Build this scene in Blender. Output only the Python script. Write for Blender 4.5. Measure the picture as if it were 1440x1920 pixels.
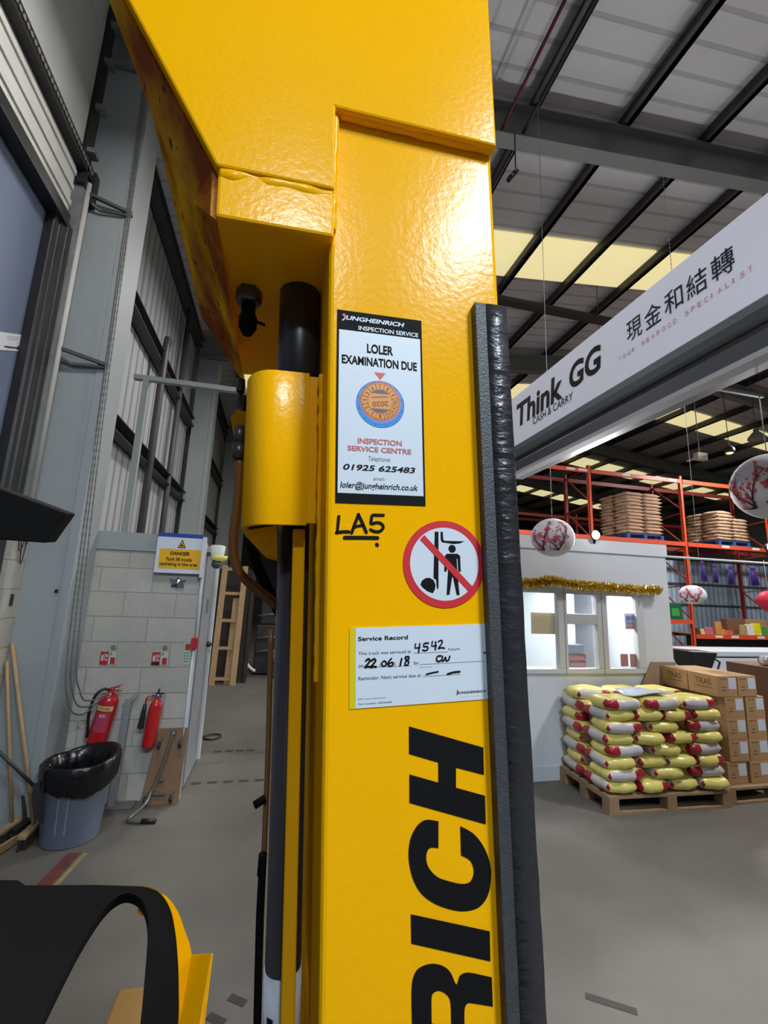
import bpy, bmesh, math, random
from mathutils import Vector as V, Matrix as M
for o in list(bpy.data.objects): bpy.data.objects.remove(o)
SC = bpy.context.scene; COL = SC.collection
H = 1.85                                   # eye height of the photographer
# ------------------------------------------------------------------ camera, world, lamps, exposure
F = 838.7285
RW = ((0.97105322, -0.23618349, 0.03567914), (0.07767313, 0.17097023, -0.98220979), (0.22588166, 0.95654929, 0.1843663))
RC = M(RW)
cd = bpy.data.cameras.new('camera'); cam = bpy.data.objects.new('camera', cd); COL.objects.link(cam)
cam.matrix_world = M.Translation((0, 0, H)) @ M((RC[0], -RC[1], -RC[2])).transposed().to_4x4()
cd.sensor_fit = 'VERTICAL'; cd.sensor_height = 24; cd.lens = F/1920*24; cd.clip_start = .02; cd.clip_end = 200
SC.camera = cam
w = bpy.data.worlds.new('world'); SC.world = w; w.use_nodes = True
w.node_tree.nodes['Background'].inputs[0].default_value = (.80, .88, 1, 1)
w.node_tree.nodes['Background'].inputs[1].default_value = .10
SC.view_settings.view_transform = 'Standard'; SC.view_settings.look = 'None'
SC.view_settings.exposure = 0; SC.view_settings.gamma = 1; SC.view_settings.use_curve_mapping = False
def lamp(name, loc, power, size, col=(1, .975, .95), sy=None, rot=(0, 0, 0)):
    l = bpy.data.lights.new(name, 'AREA'); l.energy = power; l.color = col; l.size = size
    if sy: l.shape = 'RECTANGLE'; l.size_y = sy
    o = bpy.data.objects.new(name, l); COL.objects.link(o); o.location = loc; o.rotation_euler = rot
    return o
LAMPS = [((1.46, -2.05, 4.95), 215), ((6.0, 1.6, 6.4), 260), ((6.5, 7.6, 6.4), 380), ((12.5, 4.2, 6.4), 330), ((13.0, 9.3, 6.6), 330), ((.5, 7.2, 6.8), 130), ((-.05, -5.0, 6.5), 230), ((-.6, 2.2, 6.4), 80)]  # last three are added fill lamps with no known source
for i, (p, e) in enumerate(LAMPS): lamp('bay_and_fill_light', (p[0], p[1], p[2]-.03), e, .4 if i == 0 else .5, (.86, 1, 1.12) if i in (0, 6) else (1, .975, .95), 1.3 if i == 0 else None)

# ------------------------------------------------------------------ geometry of the view: pixel -> point on a real plane
def ray(x, y): return RC.transposed() @ V((x-720, y-960, F))
def onX(x, y, X): d = ray(x, y); return d*(X/d.x)+V((0, 0, H))
def onY(x, y, Y): d = ray(x, y); return d*(Y/d.y)+V((0, 0, H))
def onZ(x, y, z=0): d = ray(x, y); return d*((z-H)/d.z)+V((0, 0, H))
# the mast leans a little: its own axes (u right, w away, v up), eye = origin
MR = M(((9.98875743e-01, 2.56390384e-04, -4.74044712e-02), (-8.40351149e-04, 9.99924009e-01, -1.22991664e-02), (4.73977155e-02, 1.23251753e-02, 9.98800053e-01)))
MF = .45                                   # distance of the mast face
def mw(u, v, w=MF): return MR @ V((u, w, v)) + V((0, 0, H))
def mp(x, y, w=MF):
    d = MR.transposed() @ ray(x, y); d *= w/d.y
    return d.x, d.z
def mpx(x, y, w=MF): return mw(*mp(x, y, w), w)

# ------------------------------------------------------------------ materials
def lin(c): return tuple(((x/255)/12.92 if x/255 <= .04045 else ((x/255+.055)/1.055)**2.4) for x in c)
MC = {}
def mat(name, rgb, rough=.6, metal=0, bump=0, bscale=60, var=0, vscale=4, emit=0, alpha=None, spec=.5, coat=0):
    if name in MC: return MC[name]
    m = bpy.data.materials.new(name); m.use_nodes = True; nt = m.node_tree; b = nt.nodes['Principled BSDF']
    c = (*lin(rgb), 1); b.inputs['Base Color'].default_value = c
    b.inputs['Roughness'].default_value = rough; b.inputs['Metallic'].default_value = metal
    b.inputs['Specular IOR Level'].default_value = spec
    if coat: b.inputs['Coat Weight'].default_value = coat; b.inputs['Coat Roughness'].default_value = .12
    if emit: b.inputs['Emission Color'].default_value = c; b.inputs['Emission Strength'].default_value = emit
    if alpha is not None: b.inputs['Alpha'].default_value = alpha
    tc = nt.nodes.new('ShaderNodeTexCoord')
    if var:
        n = nt.nodes.new('ShaderNodeTexNoise'); n.inputs['Scale'].default_value = vscale; n.inputs['Detail'].default_value = 8
        n.inputs['Roughness'].default_value = .65
        nt.links.new(tc.outputs['Object'], n.inputs['Vector'])
        r = nt.nodes.new('ShaderNodeMapRange'); r.inputs[1].default_value = .3; r.inputs[2].default_value = .7
        r.inputs[3].default_value = 1-var; r.inputs[4].default_value = 1+var
        nt.links.new(n.outputs['Fac'], r.inputs[0])
        mx = nt.nodes.new('ShaderNodeVectorMath'); mx.operation = 'SCALE'; mx.inputs[0].default_value = c[:3]
        nt.links.new(r.outputs[0], mx.inputs['Scale']); nt.links.new(mx.outputs[0], b.inputs['Base Color'])
    if bump:
        n = nt.nodes.new('ShaderNodeTexNoise'); n.inputs['Scale'].default_value = bscale; n.inputs['Detail'].default_value = 4
        nt.links.new(tc.outputs['Object'], n.inputs['Vector'])
        bp = nt.nodes.new('ShaderNodeBump'); bp.inputs['Strength'].default_value = bump; bp.inputs['Distance'].default_value = .01
        nt.links.new(n.outputs['Fac'], bp.inputs['Height']); nt.links.new(bp.outputs[0], b.inputs['Normal'])
    MC[name] = m; return m
def wave_mat(name, rgb, axis, period, rough=.5, dark=.75, duty=.12, bump=.6, var=.05, metal=0):
    """ribbed sheet: narrow darker grooves every <period> metres along <axis> of world position"""
    m = mat(name, rgb, rough, metal, var=var, vscale=1.5); nt = m.node_tree; b = nt.nodes['Principled BSDF']
    g = nt.nodes.new('ShaderNodeNewGeometry'); s = nt.nodes.new('ShaderNodeSeparateXYZ'); nt.links.new(g.outputs['Position'], s.inputs[0])
    d = nt.nodes.new('ShaderNodeMath'); d.operation = 'DIVIDE'; d.inputs[1].default_value = period; nt.links.new(s.outputs[axis], d.inputs[0])
    f = nt.nodes.new('ShaderNodeMath'); f.operation = 'FRACT'; nt.links.new(d.outputs[0], f.inputs[0])
    pp = nt.nodes.new('ShaderNodeMath'); pp.operation = 'PINGPONG'; pp.inputs[1].default_value = .5; nt.links.new(f.outputs[0], pp.inputs[0])
    r = nt.nodes.new('ShaderNodeMapRange'); r.interpolation_type = 'SMOOTHSTEP'
    r.inputs[1].default_value = duty*.5; r.inputs[2].default_value = duty; nt.links.new(pp.outputs[0], r.inputs[0])
    bp = nt.nodes.new('ShaderNodeBump'); bp.inputs['Strength'].default_value = bump; bp.inputs['Distance'].default_value = .03
    nt.links.new(r.outputs[0], bp.inputs['Height']); nt.links.new(bp.outputs[0], b.inputs['Normal'])
    r2 = nt.nodes.new('ShaderNodeMapRange'); r2.inputs[3].default_value = dark; nt.links.new(r.outputs[0], r2.inputs[0])
    src = b.inputs['Base Color'].links[0].from_socket
    mx = nt.nodes.new('ShaderNodeVectorMath'); mx.operation = 'SCALE'; nt.links.new(src, mx.inputs[0]); nt.links.new(r2.outputs[0], mx.inputs['Scale'])
    nt.links.new(mx.outputs[0], b.inputs['Base Color']); return m
def block_mat(name, rgb, ax=0):
    m = mat(name, rgb, .9, bump=.35, bscale=45, var=.10, vscale=3.5); nt = m.node_tree; b = nt.nodes['Principled BSDF']
    g = nt.nodes.new('ShaderNodeNewGeometry'); s = nt.nodes.new('ShaderNodeSeparateXYZ'); nt.links.new(g.outputs['Position'], s.inputs[0])
    c = nt.nodes.new('ShaderNodeCombineXYZ'); nt.links.new(s.outputs[ax], c.inputs[0]); nt.links.new(s.outputs[2], c.inputs[1])
    br = nt.nodes.new('ShaderNodeTexBrick'); nt.links.new(c.outputs[0], br.inputs['Vector'])
    br.inputs['Scale'].default_value = 1; br.inputs['Brick Width'].default_value = .45; br.inputs['Row Height'].default_value = .2245
    br.inputs['Mortar Size'].default_value = .007; br.inputs['Mortar Smooth'].default_value = .5
    br.inputs['Color1'].default_value = (1, 1, 1, 1); br.inputs['Color2'].default_value = (.9, .9, .88, 1); br.inputs['Mortar'].default_value = (.74, .73, .71, 1)
    src = b.inputs['Base Color'].links[0].from_socket
    mx = nt.nodes.new('ShaderNodeVectorMath'); mx.operation = 'MULTIPLY'; nt.links.new(src, mx.inputs[0]); nt.links.new(br.outputs['Color'], mx.inputs[1])
    nt.links.new(mx.outputs[0], b.inputs['Base Color'])
    bp = nt.nodes.new('ShaderNodeBump'); bp.invert = True; bp.inputs['Strength'].default_value = .5; bp.inputs['Distance'].default_value = .01
    nt.links.new(br.outputs['Fac'], bp.inputs['Height']); nt.links.new(b.inputs['Normal'].links[0].from_socket, bp.inputs['Normal'])
    nt.links.new(bp.outputs[0], b.inputs['Normal']); return m

# ------------------------------------------------------------------ mesh helpers
class MB:
    def __init__(s): s.bm = bmesh.new(); s.mi = 0; s.sm = False
    def face(s, pts, mi=None):
        f = s.bm.faces.new([s.bm.verts.new(p) for p in pts]); f.material_index = s.mi if mi is None else mi; return f
    def hexa(s, q, mi=None):                       # 8 corners: 4 bottom, 4 top
        v = [s.bm.verts.new(p) for p in q]
        for i in ((0, 3, 2, 1), (4, 5, 6, 7), (0, 1, 5, 4), (1, 2, 6, 5), (2, 3, 7, 6), (3, 0, 4, 7)):
            f = s.bm.faces.new([v[k] for k in i]); f.material_index = s.mi if mi is None else mi
        return s
    def box(s, a, b, mi=None, fn=None):
        x0, y0, z0 = a; x1, y1, z1 = b
        q = [(x0, y0, z0), (x1, y0, z0), (x1, y1, z0), (x0, y1, z0), (x0, y0, z1), (x1, y0, z1), (x1, y1, z1), (x0, y1, z1)]
        return s.hexa([fn(*p) for p in q] if fn else q, mi)
    def bar(s, p, q, wd, th, up=(0, 0, 1), mi=None):
        p, q = V(p), V(q); d = (q-p).normalized(); a = d.cross(V(up))
        if a.length < 1e-4: a = d.cross(V((1, 0, 0)))
        a.normalize(); b = a.cross(d); a *= wd/2; b *= th/2
        return s.hexa([p-a-b, p+a-b, p+a+b, p-a+b, q-a-b, q+a-b, q+a+b, q-a+b], mi)
    def prism(s, pts, off, mi=None):               # polygon pts swept by vector off
        pts = [V(p) for p in pts]; off = V(off); n = len(pts)
        a = [s.bm.verts.new(p) for p in pts]; b = [s.bm.verts.new(p+off) for p in pts]
        fs = [s.bm.faces.new(a[::-1]), s.bm.faces.new(b)]+[s.bm.faces.new((a[i], a[(i+1) % n], b[(i+1) % n], b[i])) for i in range(n)]
        for f in fs: f.material_index = s.mi if mi is None else mi
        return s
    def tube(s, pts, r, n=10, mi=None, cap=True):
        pts = [V(p) for p in pts]; rr = r if isinstance(r, (list, tuple)) else [r]*len(pts); rings = []
        t0 = (pts[1]-pts[0]).normalized(); a = t0.cross(V((0, 0, 1)))
        if a.length < 1e-3: a = t0.cross(V((1, 0, 0)))
        a.normalize()
        for i, p in enumerate(pts):
            t = (pts[min(i+1, len(pts)-1)]-pts[max(i-1, 0)]).normalized()
            a = (a-t*a.dot(t)).normalized(); b = t.cross(a)
            rings.append([s.bm.verts.new(p+(a*math.cos(2*math.pi*k/n)+b*math.sin(2*math.pi*k/n))*rr[i]) for k in range(n)])
        for i in range(len(pts)-1):
            for k in range(n):
                f = s.bm.faces.new((rings[i][k], rings[i][(k+1) % n], rings[i+1][(k+1) % n], rings[i+1][k])); f.smooth = True
                f.material_index = s.mi if mi is None else mi
        if cap:
            for R in (rings[0][::-1], rings[-1]):
                f = s.bm.faces.new(R); f.material_index = s.mi if mi is None else mi
        return s
    def lathe(s, prof, c, n=28, mi=None, ax=None):   # prof: (radius, z); ax: basis matrix
        c = V(c); rings = []
        for r, z in prof:
            ring = []
            for k in range(n):
                p = V((r*math.cos(2*math.pi*k/n), r*math.sin(2*math.pi*k/n), z)); ring.append(s.bm.verts.new(c+(ax @ p if ax else p)))
            rings.append(ring)
        for i in range(len(prof)-1):
            for k in range(n):
                try:
                    f = s.bm.faces.new((rings[i][k], rings[i][(k+1) % n], rings[i+1][(k+1) % n], rings[i+1][k])); f.smooth = True
                    f.material_index = s.mi if mi is None else mi
                except ValueError: pass
        for R in (rings[0][::-1], rings[-1]):
            f = s.bm.faces.new(R); f.material_index = s.mi if mi is None else mi
        return s
    def bevel(s, w, seg=2):
        bmesh.ops.remove_doubles(s.bm, verts=s.bm.verts, dist=1e-6)
        es = [e for e in s.bm.edges if len(e.link_faces) == 2 and e.calc_face_angle(0) > .5]
        bmesh.ops.bevel(s.bm, geom=es, offset=w, segments=seg, affect='EDGES', profile=.5, clamp_overlap=True); return s
    def build(s, name, mats, parent=None, smooth=False):
        bmesh.ops.recalc_face_normals(s.bm, faces=s.bm.faces)
        me = bpy.data.meshes.new(name); s.bm.to_mesh(me); s.bm.free()
        return link(name, me, mats, parent, smooth)
WL = {}
def link(name, me, mats, parent=None, smooth=False):
    for m in (mats if isinstance(mats, (list, tuple)) else [mats]): me.materials.append(m)
    vs = me.vertices; lo = V([min(v.co[i] for v in vs) for i in range(3)]); hi = V([max(v.co[i] for v in vs) for i in range(3)])
    c = V(((lo.x+hi.x)/2, (lo.y+hi.y)/2, lo.z)); me.transform(M.Translation(-c))
    if smooth:
        for p in me.polygons: p.use_smooth = True
        if smooth == 'auto':
            e = bmesh.new(); e.from_mesh(me)
            for k in e.edges:
                if len(k.link_faces) != 2 or k.calc_face_angle(0) > .5: k.smooth = False
            e.to_mesh(me); e.free()
    o = bpy.data.objects.new(name, me); COL.objects.link(o)
    if parent: o.parent = parent; o.location = c-WL[parent.name]
    else: o.location = c
    WL[o.name] = c; return o
def tag(o, label=None, cat=None, group=None, kind=None):
    if label: o['label'] = label
    if cat: o['category'] = cat
    if group: o['group'] = group
    if kind: o['kind'] = kind
    return o
def thing(name, label, cat, loc, group=None):
    o = bpy.data.objects.new(name, None); COL.objects.link(o); o.location = loc; o.empty_display_size = .1; WL[o.name] = V(loc)
    return tag(o, label, cat, group)
def struct(o): o['kind'] = 'structure'; return o
def dup(src, delta, label=None, rotz=None):
    c = src.copy(); COL.objects.link(c); c.location = src.location+V(delta); WL[c.name] = WL[src.name]+V(delta)
    if rotz is not None: c.rotation_euler.z = rotz
    if label: c['label'] = label
    for ch in [x for x in SC.objects if x.parent == src]:
        d = ch.copy(); COL.objects.link(d); d.parent = c
        for g in [x for x in SC.objects if x.parent == ch]:
            e = g.copy(); COL.objects.link(e); e.parent = d
    return c
# flat printed shapes: list of closed loops in 2-D -> filled mesh, mapped by fn(x, y) -> 3-D
def fill2d(loops, fn, bm=None, mi=0):
    cu = bpy.data.curves.new('outline', 'CURVE'); cu.dimensions = '2D'; cu.fill_mode = 'FRONT'
    for lp in loops:
        sp = cu.splines.new('POLY'); sp.points.add(len(lp)-1); sp.use_cyclic_u = True
        for i, p in enumerate(lp): sp.points[i].co = (p[0], p[1], 0, 1)
    return _curve(cu, fn, bm, mi)
def _curve(cu, fn, bm, mi):
    o = bpy.data.objects.new('outline', cu); COL.objects.link(o)
    dg = bpy.context.evaluated_depsgraph_get(); me = bpy.data.meshes.new_from_object(o.evaluated_get(dg))
    bpy.data.objects.remove(o); bpy.data.curves.remove(cu)
    vs = [v.co.copy() for v in me.vertices]; ps = [list(p.vertices) for p in me.polygons]; bpy.data.meshes.remove(me)
    bm = bm if bm is not None else MB(); nv = [bm.bm.verts.new(fn(v.x, v.y)) for v in vs]
    for p in ps:
        try: f = bm.bm.faces.new([nv[i] for i in p]); f.material_index = mi
        except ValueError: pass
    return bm
def text2d(s, x0, y0, x1, y1, fn, bm=None, mi=0, shear=0, bold=0, rot180=None):
    """the string fitted into the box (x0,y0)-(x1,y1) of a plane; bold thickens the strokes"""
    cu = bpy.data.curves.new('words', 'FONT'); cu.body = s; cu.size = 1; cu.shear = shear; cu.fill_mode = 'FRONT'; cu.offset = bold; cu.resolution_u = 4
    pts = []
    def grab(a, b): pts.append((a, b)); return (a, b, 0)
    tmp = _curve(cu, grab, None, 0); 
    ax, bx = min(p[0] for p in pts), max(p[0] for p in pts); ay, by = min(p[1] for p in pts), max(p[1] for p in pts)
    sx = (x1-x0)/max(bx-ax, 1e-6); sy = (y1-y0)/max(by-ay, 1e-6)
    bm = bm if bm is not None else MB(); mp_ = {}
    for v in tmp.bm.verts: mp_[v] = bm.bm.verts.new(fn(x0+(v.co.x-ax)*sx, y0+(v.co.y-ay)*sy))
    for f in tmp.bm.faces:
        try: g = bm.bm.faces.new([mp_[v] for v in f.verts]); g.material_index = mi
        except ValueError: pass
    tmp.bm.free(); return bm
def circ(cx, cy, r, n=48, a0=0, a1=2*math.pi): 
    full = abs(a1-a0-2*math.pi) < 1e-6
    return [(cx+r*math.cos(a0+(a1-a0)*k/(n if full else n-1)), cy+r*math.sin(a0+(a1-a0)*k/(n if full else n-1))) for k in range(n)]
def stroke(pts, wd, fn, bm, mi=0):                   # a pen stroke as one flat ribbon with round ends
    pts = [V((p[0], p[1])) for p in pts]; L, R = [], []
    for i, p in enumerate(pts):
        t = (pts[min(i+1, len(pts)-1)]-pts[max(i-1, 0)]).normalized(); nrm = V((-t.y, t.x))*wd/2
        L.append(p+nrm); R.append(p-nrm)
    def cap(p, t): 
        a = math.atan2(t.y, t.x); return [(p.x+wd/2*math.cos(a+math.pi/2-math.pi*k/6), p.y+wd/2*math.sin(a+math.pi/2-math.pi*k/6)) for k in range(1, 6)]
    for i in range(len(pts)-1):
        bm.face([fn(*q) for q in (L[i], L[i+1], R[i+1], R[i])], mi)
    e = cap(pts[-1], (pts[-1]-pts[-2]).normalized()); bm.face([fn(*q) for q in [L[-1]]+e+[R[-1]]], mi)
    s_ = cap(pts[0], (pts[0]-pts[1]).normalized()); bm.face([fn(*q) for q in [R[0]]+s_+[L[0]]], mi)
    return bm
def crom(P, n=6, closed=False):
    out = []; N = len(P)
    for i in range(N if closed else N-1):
        p0 = P[(i-1) % N] if closed or i else P[0]; p1 = P[i]; p2 = P[(i+1) % N]; p3 = P[(i+2) % N] if closed or i+2 < N else P[-1]
        for k in range(n):
            t = k/n; out.append(tuple(.5*(2*b+(c-a)*t+(2*a-5*b+4*c-d)*t*t+(3*b-a-3*c+d)*t**3) for a, b, c, d in zip(p0, p1, p2, p3)))
    if not closed: out.append(tuple(P[-1]))
    return out
ORD = ['bottom', 'second', 'third', 'fourth', 'fifth', 'sixth', 'seventh', 'eighth', 'ninth', 'tenth', 'eleventh', 'twelfth']
random.seed(4)
# ================================================================== THE HALL
# floor
m_floor = mat('concrete', (95, 91, 85), .75, bump=.12, bscale=25, var=.16, vscale=1.6)
b = MB(); b.box((-3, -7, -.1), (25, 32, 0)); floor = struct(b.build('floor', m_floor))
m_tape = mat('floor_tape', (52, 50, 46), .8, var=.2, vscale=20); m_red = mat('worn_red_paint', (96, 52, 46), .8, var=.35, vscale=14); m_yel = mat('worn_yellow_paint', (140, 128, 84), .8, var=.3, vscale=14)
b = MB()
def flat(b, c, ang, l, wd, mi=0, z=.0015):
    c = V((c[0], c[1], 0)); d = V((math.cos(ang), math.sin(ang), 0))*l/2; n = V((-math.sin(ang), math.cos(ang), 0))*wd/2
    b.face([p+V((0, 0, z)) for p in (c-d-n, c+d-n, c+d+n, c-d+n)], mi)
for row in (((398, 1410), (480, 1406)), ((352, 1470), (500, 1462))):
    p, q = onZ(*row[0]), onZ(*row[1]); n = 4 if row[0][0] > 380 else 5
    for k in range(n):
        c = p+(q-p)*(k+.5)/n; flat(b, c, math.atan2((q-p).y, (q-p).x), (.085 if n == 4 else .09), .055)
p, q = onZ(70, 1672), onZ(128, 1612); a = math.atan2((q-p).y, (q-p).x)
flat(b, (p+q)/2, a, (q-p).length*1.5, .09, 1); flat(b, (p+q)/2+V((.075, 0, 0)), a, (q-p).length*1.4, .03, 2)
for px in ((1145, 1882), (445, 1876), (405, 1912)):
    p = onZ(*px); flat(b, p, -.6, .09 if px[0] < 500 else .22, .04, 0)
b.build('floor_marking', [m_tape, m_red, m_yel], floor)

# roof: two slopes with the ridge at x = 11
def zr(x): return 7.6+.12*(x+2) if x < 11 else 9.16-.12*(x-11)     # top of the rafters
m_roof = wave_mat('white_liner_sheet', (208, 206, 210), 1, .333, .5, .72, .10, .4)
b = MB()
for x0, x1 in ((-2.3, 11), (11, 25)):
    b.hexa([(x0, -7, zr(x0)+.24), (x1, -7, zr(x1)+.24), (x1, 32, zr(x1)+.24), (x0, 32, zr(x0)+.24),
            (x0, -7, zr(x0)+.34), (x1, -7, zr(x1)+.34), (x1, 32, zr(x1)+.34), (x0, 32, zr(x0)+.34)])
ceiling = struct(b.build('ceiling', m_roof))
m_steel = mat('grey_painted_steel', (118, 122, 120), .4, var=.06, vscale=2); m_dark = mat('dark_steel', (46, 45, 44), .5, var=.1)
PX = [2.85+1.4*k for k in range(-3, 16)]
for x in PX:
    b = MB(); z = zr(x); b.box((x-.035, -7, z), (x+.035, 32, z+.2)); b.box((x-.09, -7, z), (x+.035, 32, z+.02)); b.build('purlin', m_dark, ceiling)
for y in (-1.7, 4.3, 10.3, 16.3, 22.3, 28.3):
    b = MB()
    for x0, x1 in ((-2.1, 11), (11, 24.8)):
        for (dy, z0, z1) in ((.1, -.5, -.475), (.1, -.025, 0), (.012, -.475, -.025)):
            b.hexa([(x0, y-dy, zr(x0)+z0), (x1, y-dy, zr(x1)+z0), (x1, y+dy, zr(x1)+z0), (x0, y+dy, zr(x0)+z0),
                    (x0, y-dy, zr(x0)+z1), (x1, y-dy, zr(x1)+z1), (x1, y+dy, zr(x1)+z1), (x0, y+dy, zr(x0)+z1)])
    b.build('rafter', m_steel, ceiling)
m_sky = mat('translucent_rooflight', (235, 222, 165), .6, emit=.85, var=.06, vscale=1.2)
m_fr = mat('rooflight_frame', (150, 140, 100), .6)
for y0 in (.5, 6.45, 12.5, 18.5, 24.5):
    for k in range(len(PX)-1):
        x0, x1 = PX[k]+.06, PX[k+1]-.06
        if x0 < 11 < x1 or x1 > 24.3: continue
        b = MB(); z0, z1 = zr(x0)+.2, zr(x1)+.2
        b.hexa([(x0, y0, z0), (x1, y0, z1), (x1, y0+1.1, z1), (x0, y0+1.1, z0), (x0, y0, z0+.03), (x1, y0, z1+.03), (x1, y0+1.1, z1+.03), (x0, y0+1.1, z0+.03)])
        b.build('rooflight', m_sky, ceiling)
b = MB(); b.box((-1.6, 7.25, 7.72), (8.2, 7.4, 7.84)); b.box((-1.6, 7.18, 7.7), (8.2, 7.25, 7.74)); tray = b.build('cable_tray', m_dark, ceiling)
b = MB(); b.tube([(2.35, -3, 7.75), (2.42, 30, 7.75)], .02); b.build('sprinkler_pipe', mat('red_pipe', (96, 30, 32), .5), ceiling)
b = MB(); b.tube([(2.7, -3, 7.8), (2.6, 30, 7.85)], .02); b.build('cable', m_dark, ceiling)
# walls
m_clad = wave_mat('ribbed_cladding', (176, 178, 182), 1, .25, .45, .62, .2, .7)
b = MB(); b.box((-2.3, 4.72, 0), (-2.2, 32, 8.0)); wl = struct(b.build('wall_left', m_clad))
m_col = mat('grey_column_paint', (150, 157, 160), .6, var=.06, vscale=1.3)
for y in (4.28, 10.28, 16.28, 22.28):
    b = MB(); b.box((-2.08, y+.006, 0), (-1.72, y+.4, zr(-2)-.5)); b.box((-1.72, y, 0), (-1.64, y+.42, zr(-2)-.5)); b.bevel(.006)
    b.build('steel_column', m_col, wl)
m_girt = mat('dark_girt', (60, 62, 62), .5)
for y in (4.72, 10.7, 16.7, 22.7):
    for z in (3.72, 5.42, 7.35):
        b = MB(); b.box((-2.2, y, z), (-2.185, y+5.55, z+.2)); b.box((-2.2, y, z+.185), (-2.02, y+5.55, z+.2)); b.box((-2.2, y, z), (-2.02, y+5.55, z+.015)); b.build('girt', m_girt, wl)
b = MB(); b.tube([(-2.08, 7.6, 5.75), (-2.02, 7.5, 5.9), (-2.0, 7.35, 5.85), (-2.0, 7.3, 5.6), (-2.0, 7.3, 0)], .055); b.build('downpipe', mat('dark_pipe', (72, 72, 74), .5), wl)
b = MB(); b.tube([(-2.06, 8.8, 0), (-2.06, 8.8, 7.4)], .05); b.build('downpipe', mat('dark_pipe', (72, 72, 74), .5), wl)
# block wall beside the door, and lining over the door
m_blk = block_mat('painted_blockwork_side', (176, 172, 164), 1)
b = MB(); b.box((-2.2, 4.04, 0), (-2.0, 4.285, 2.45)); struct(b.build('wall_door_side', m_blk))
m_blk2 = block_mat('painted_blockwork', (182, 180, 174), 0)
b = MB(); b.box((-2.19, 4.705, 0), (-.70, 4.83, 2.36)); we = struct(b.build('wall_end', m_blk2))
b = MB(); b.box((-1.66, 4.69, 2.19), (-.70, 4.705, 2.36)); b.build('capping_strip', mat('grey_capping', (150, 156, 158), .5), we)
m_ltg = mat('grey_panel', (140, 142, 144), .5, var=.08)
m_wht = mat('white_trim', (205, 207, 210), .45)
b = MB(); b.box((-.74, 4.83, 0), (-.70, 5.72, 2.3)); b.box((-.7, 4.9, .02), (-.68, 5.68, 2.2)); ws = struct(b.build('wall_side', m_ltg))
b = MB(); b.box((-.70, 4.69, 0), (-.672, 4.72, 2.3)); b.build('corner_trim', m_wht, ws)
b = MB(); b.box((-.71, 5.69, 0), (-.655, 5.75, 2.3)); b.build('corner_trim', m_wht, ws)
b = MB(); b.lathe([(.001, 0), (.03, .004), (.035, .03), (.012, .05), (.012, .07)], (-.68, 5.5, 1.25), 16, ax=M.Rotation(math.pi/2, 3, 'Y')); b.build('knob', mat('dark_knob', (50, 50, 50), .4), ws)
b = MB(); b.box((-.68, 5.15, 1.6), (-.676, 5.3, 1.75)); b.build('notice', mat('grey_notice', (100, 100, 108), .7), ws)
b = MB(); b.box((-3, 31, 0), (25, 31.2, 9.6)); struct(b.build('wall_back', mat('dark_far_wall', (70, 70, 74), .8)))
b = MB(); b.box((24.8, -7, 0), (25, 31, 8)); struct(b.build('wall_right', mat('grey_far_wall', (120, 122, 126), .8)))
# dock door in the left wall
m_blue = mat('blue_door_leaf', (96, 108, 132), .7, var=.05, vscale=1)
m_rub = mat('black_rubber_seal', (30, 31, 33), .45, var=.3, vscale=6, bump=.2, bscale=8)
b = MB(); b.box((-2.2, -1.0, 0), (-2.12, 3.92, 5.0)); door = struct(b.build('door_1', m_blue))
b = MB(); b.box((-2.14, 3.86, 0), (-2.04, 3.93, 5.02)); b.box((-2.12, 3.93, 0), (-2.03, 4.04, 5.02)); b.box((-2.13, 4.04, 2.45), (-2.02, 4.12, 5.02)); b.bevel(.015); b.build('rubber_seal', m_rub, door)
b = MB(); b.box((-2.12, 4.12, 2.45), (-2.01, 4.285, 5.62)); b.build('door_jamb', mat('grubby_grey_jamb', (120, 122, 122), .6, var=.3, vscale=5), door)
b = MB(); b.box((-2.14, -1, 4.94), (-2.0, 4.0, 5.06)); b.bevel(.01); b.build('lintel', m_rub, door)
m_wp = mat('off_white_door_panel', (186, 188, 186), .6, var=.05)
b = MB(); b.box((-2.13, -1, 5.06), (-2.06, 4.05, 5.62))
for z in (5.2, 5.36, 5.52): b.box((-2.07, -1, z), (-2.045, 4.05, z+.05))
b.build('header_panel', mat('white_header', (196, 196, 190), .5, var=.1), door)
b = MB(); b.box((-2.12, -1, 5.62), (-1.98, 4.32, 5.74))
for k in range(60): 
    y = 1.2+k*.05
    b.lathe([(.012, 0), (.02, .004), (.02, .01)], (-1.98, y, 5.68), 6, mi=1, ax=M.Rotation(math.pi/2, 3, 'Y'))
b.box((-2.06, 4.2, 5.4), (-1.96, 4.32, 5.74)); b.build('track', [mat('black_track', (34, 32, 32), .5), mat('track_hole', (120, 116, 110), .5)], door)
b = MB(); b.box((-2.1, -1, 5.76), (-2.05, 4.06, 7.13)); b.box((-2.1, -1, 7.15), (-2.05, 4.06, 7.95)); b.build('raised_panel', m_wp, door)
b = MB(); b.box((-2.06, 4.08, 5.5), (-2.0, 4.16, 7.9)); b.box((-2.0, 4.08, 5.5), (-1.98, 4.1, 7.9))
for z in (5.8, 6.3, 6.85, 7.3): b.box((-2.0, 4.04, z), (-1.93, 4.14, z+.05), 1)
b.build('guide_rail', [mat('black_track', (34, 32, 32), .5), mat('galvanised', (120, 122, 122), .4, .4)], door)
b = MB(); b.tube([(-2.0, 4.2, 2.4), (-2.0, 4.2, 5.6)], .022); b.build('pipe', mat('white_pipe', (190, 190, 186), .5), door)
m_brk = mat('dark_bracket', (70, 72, 72), .5)
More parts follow.
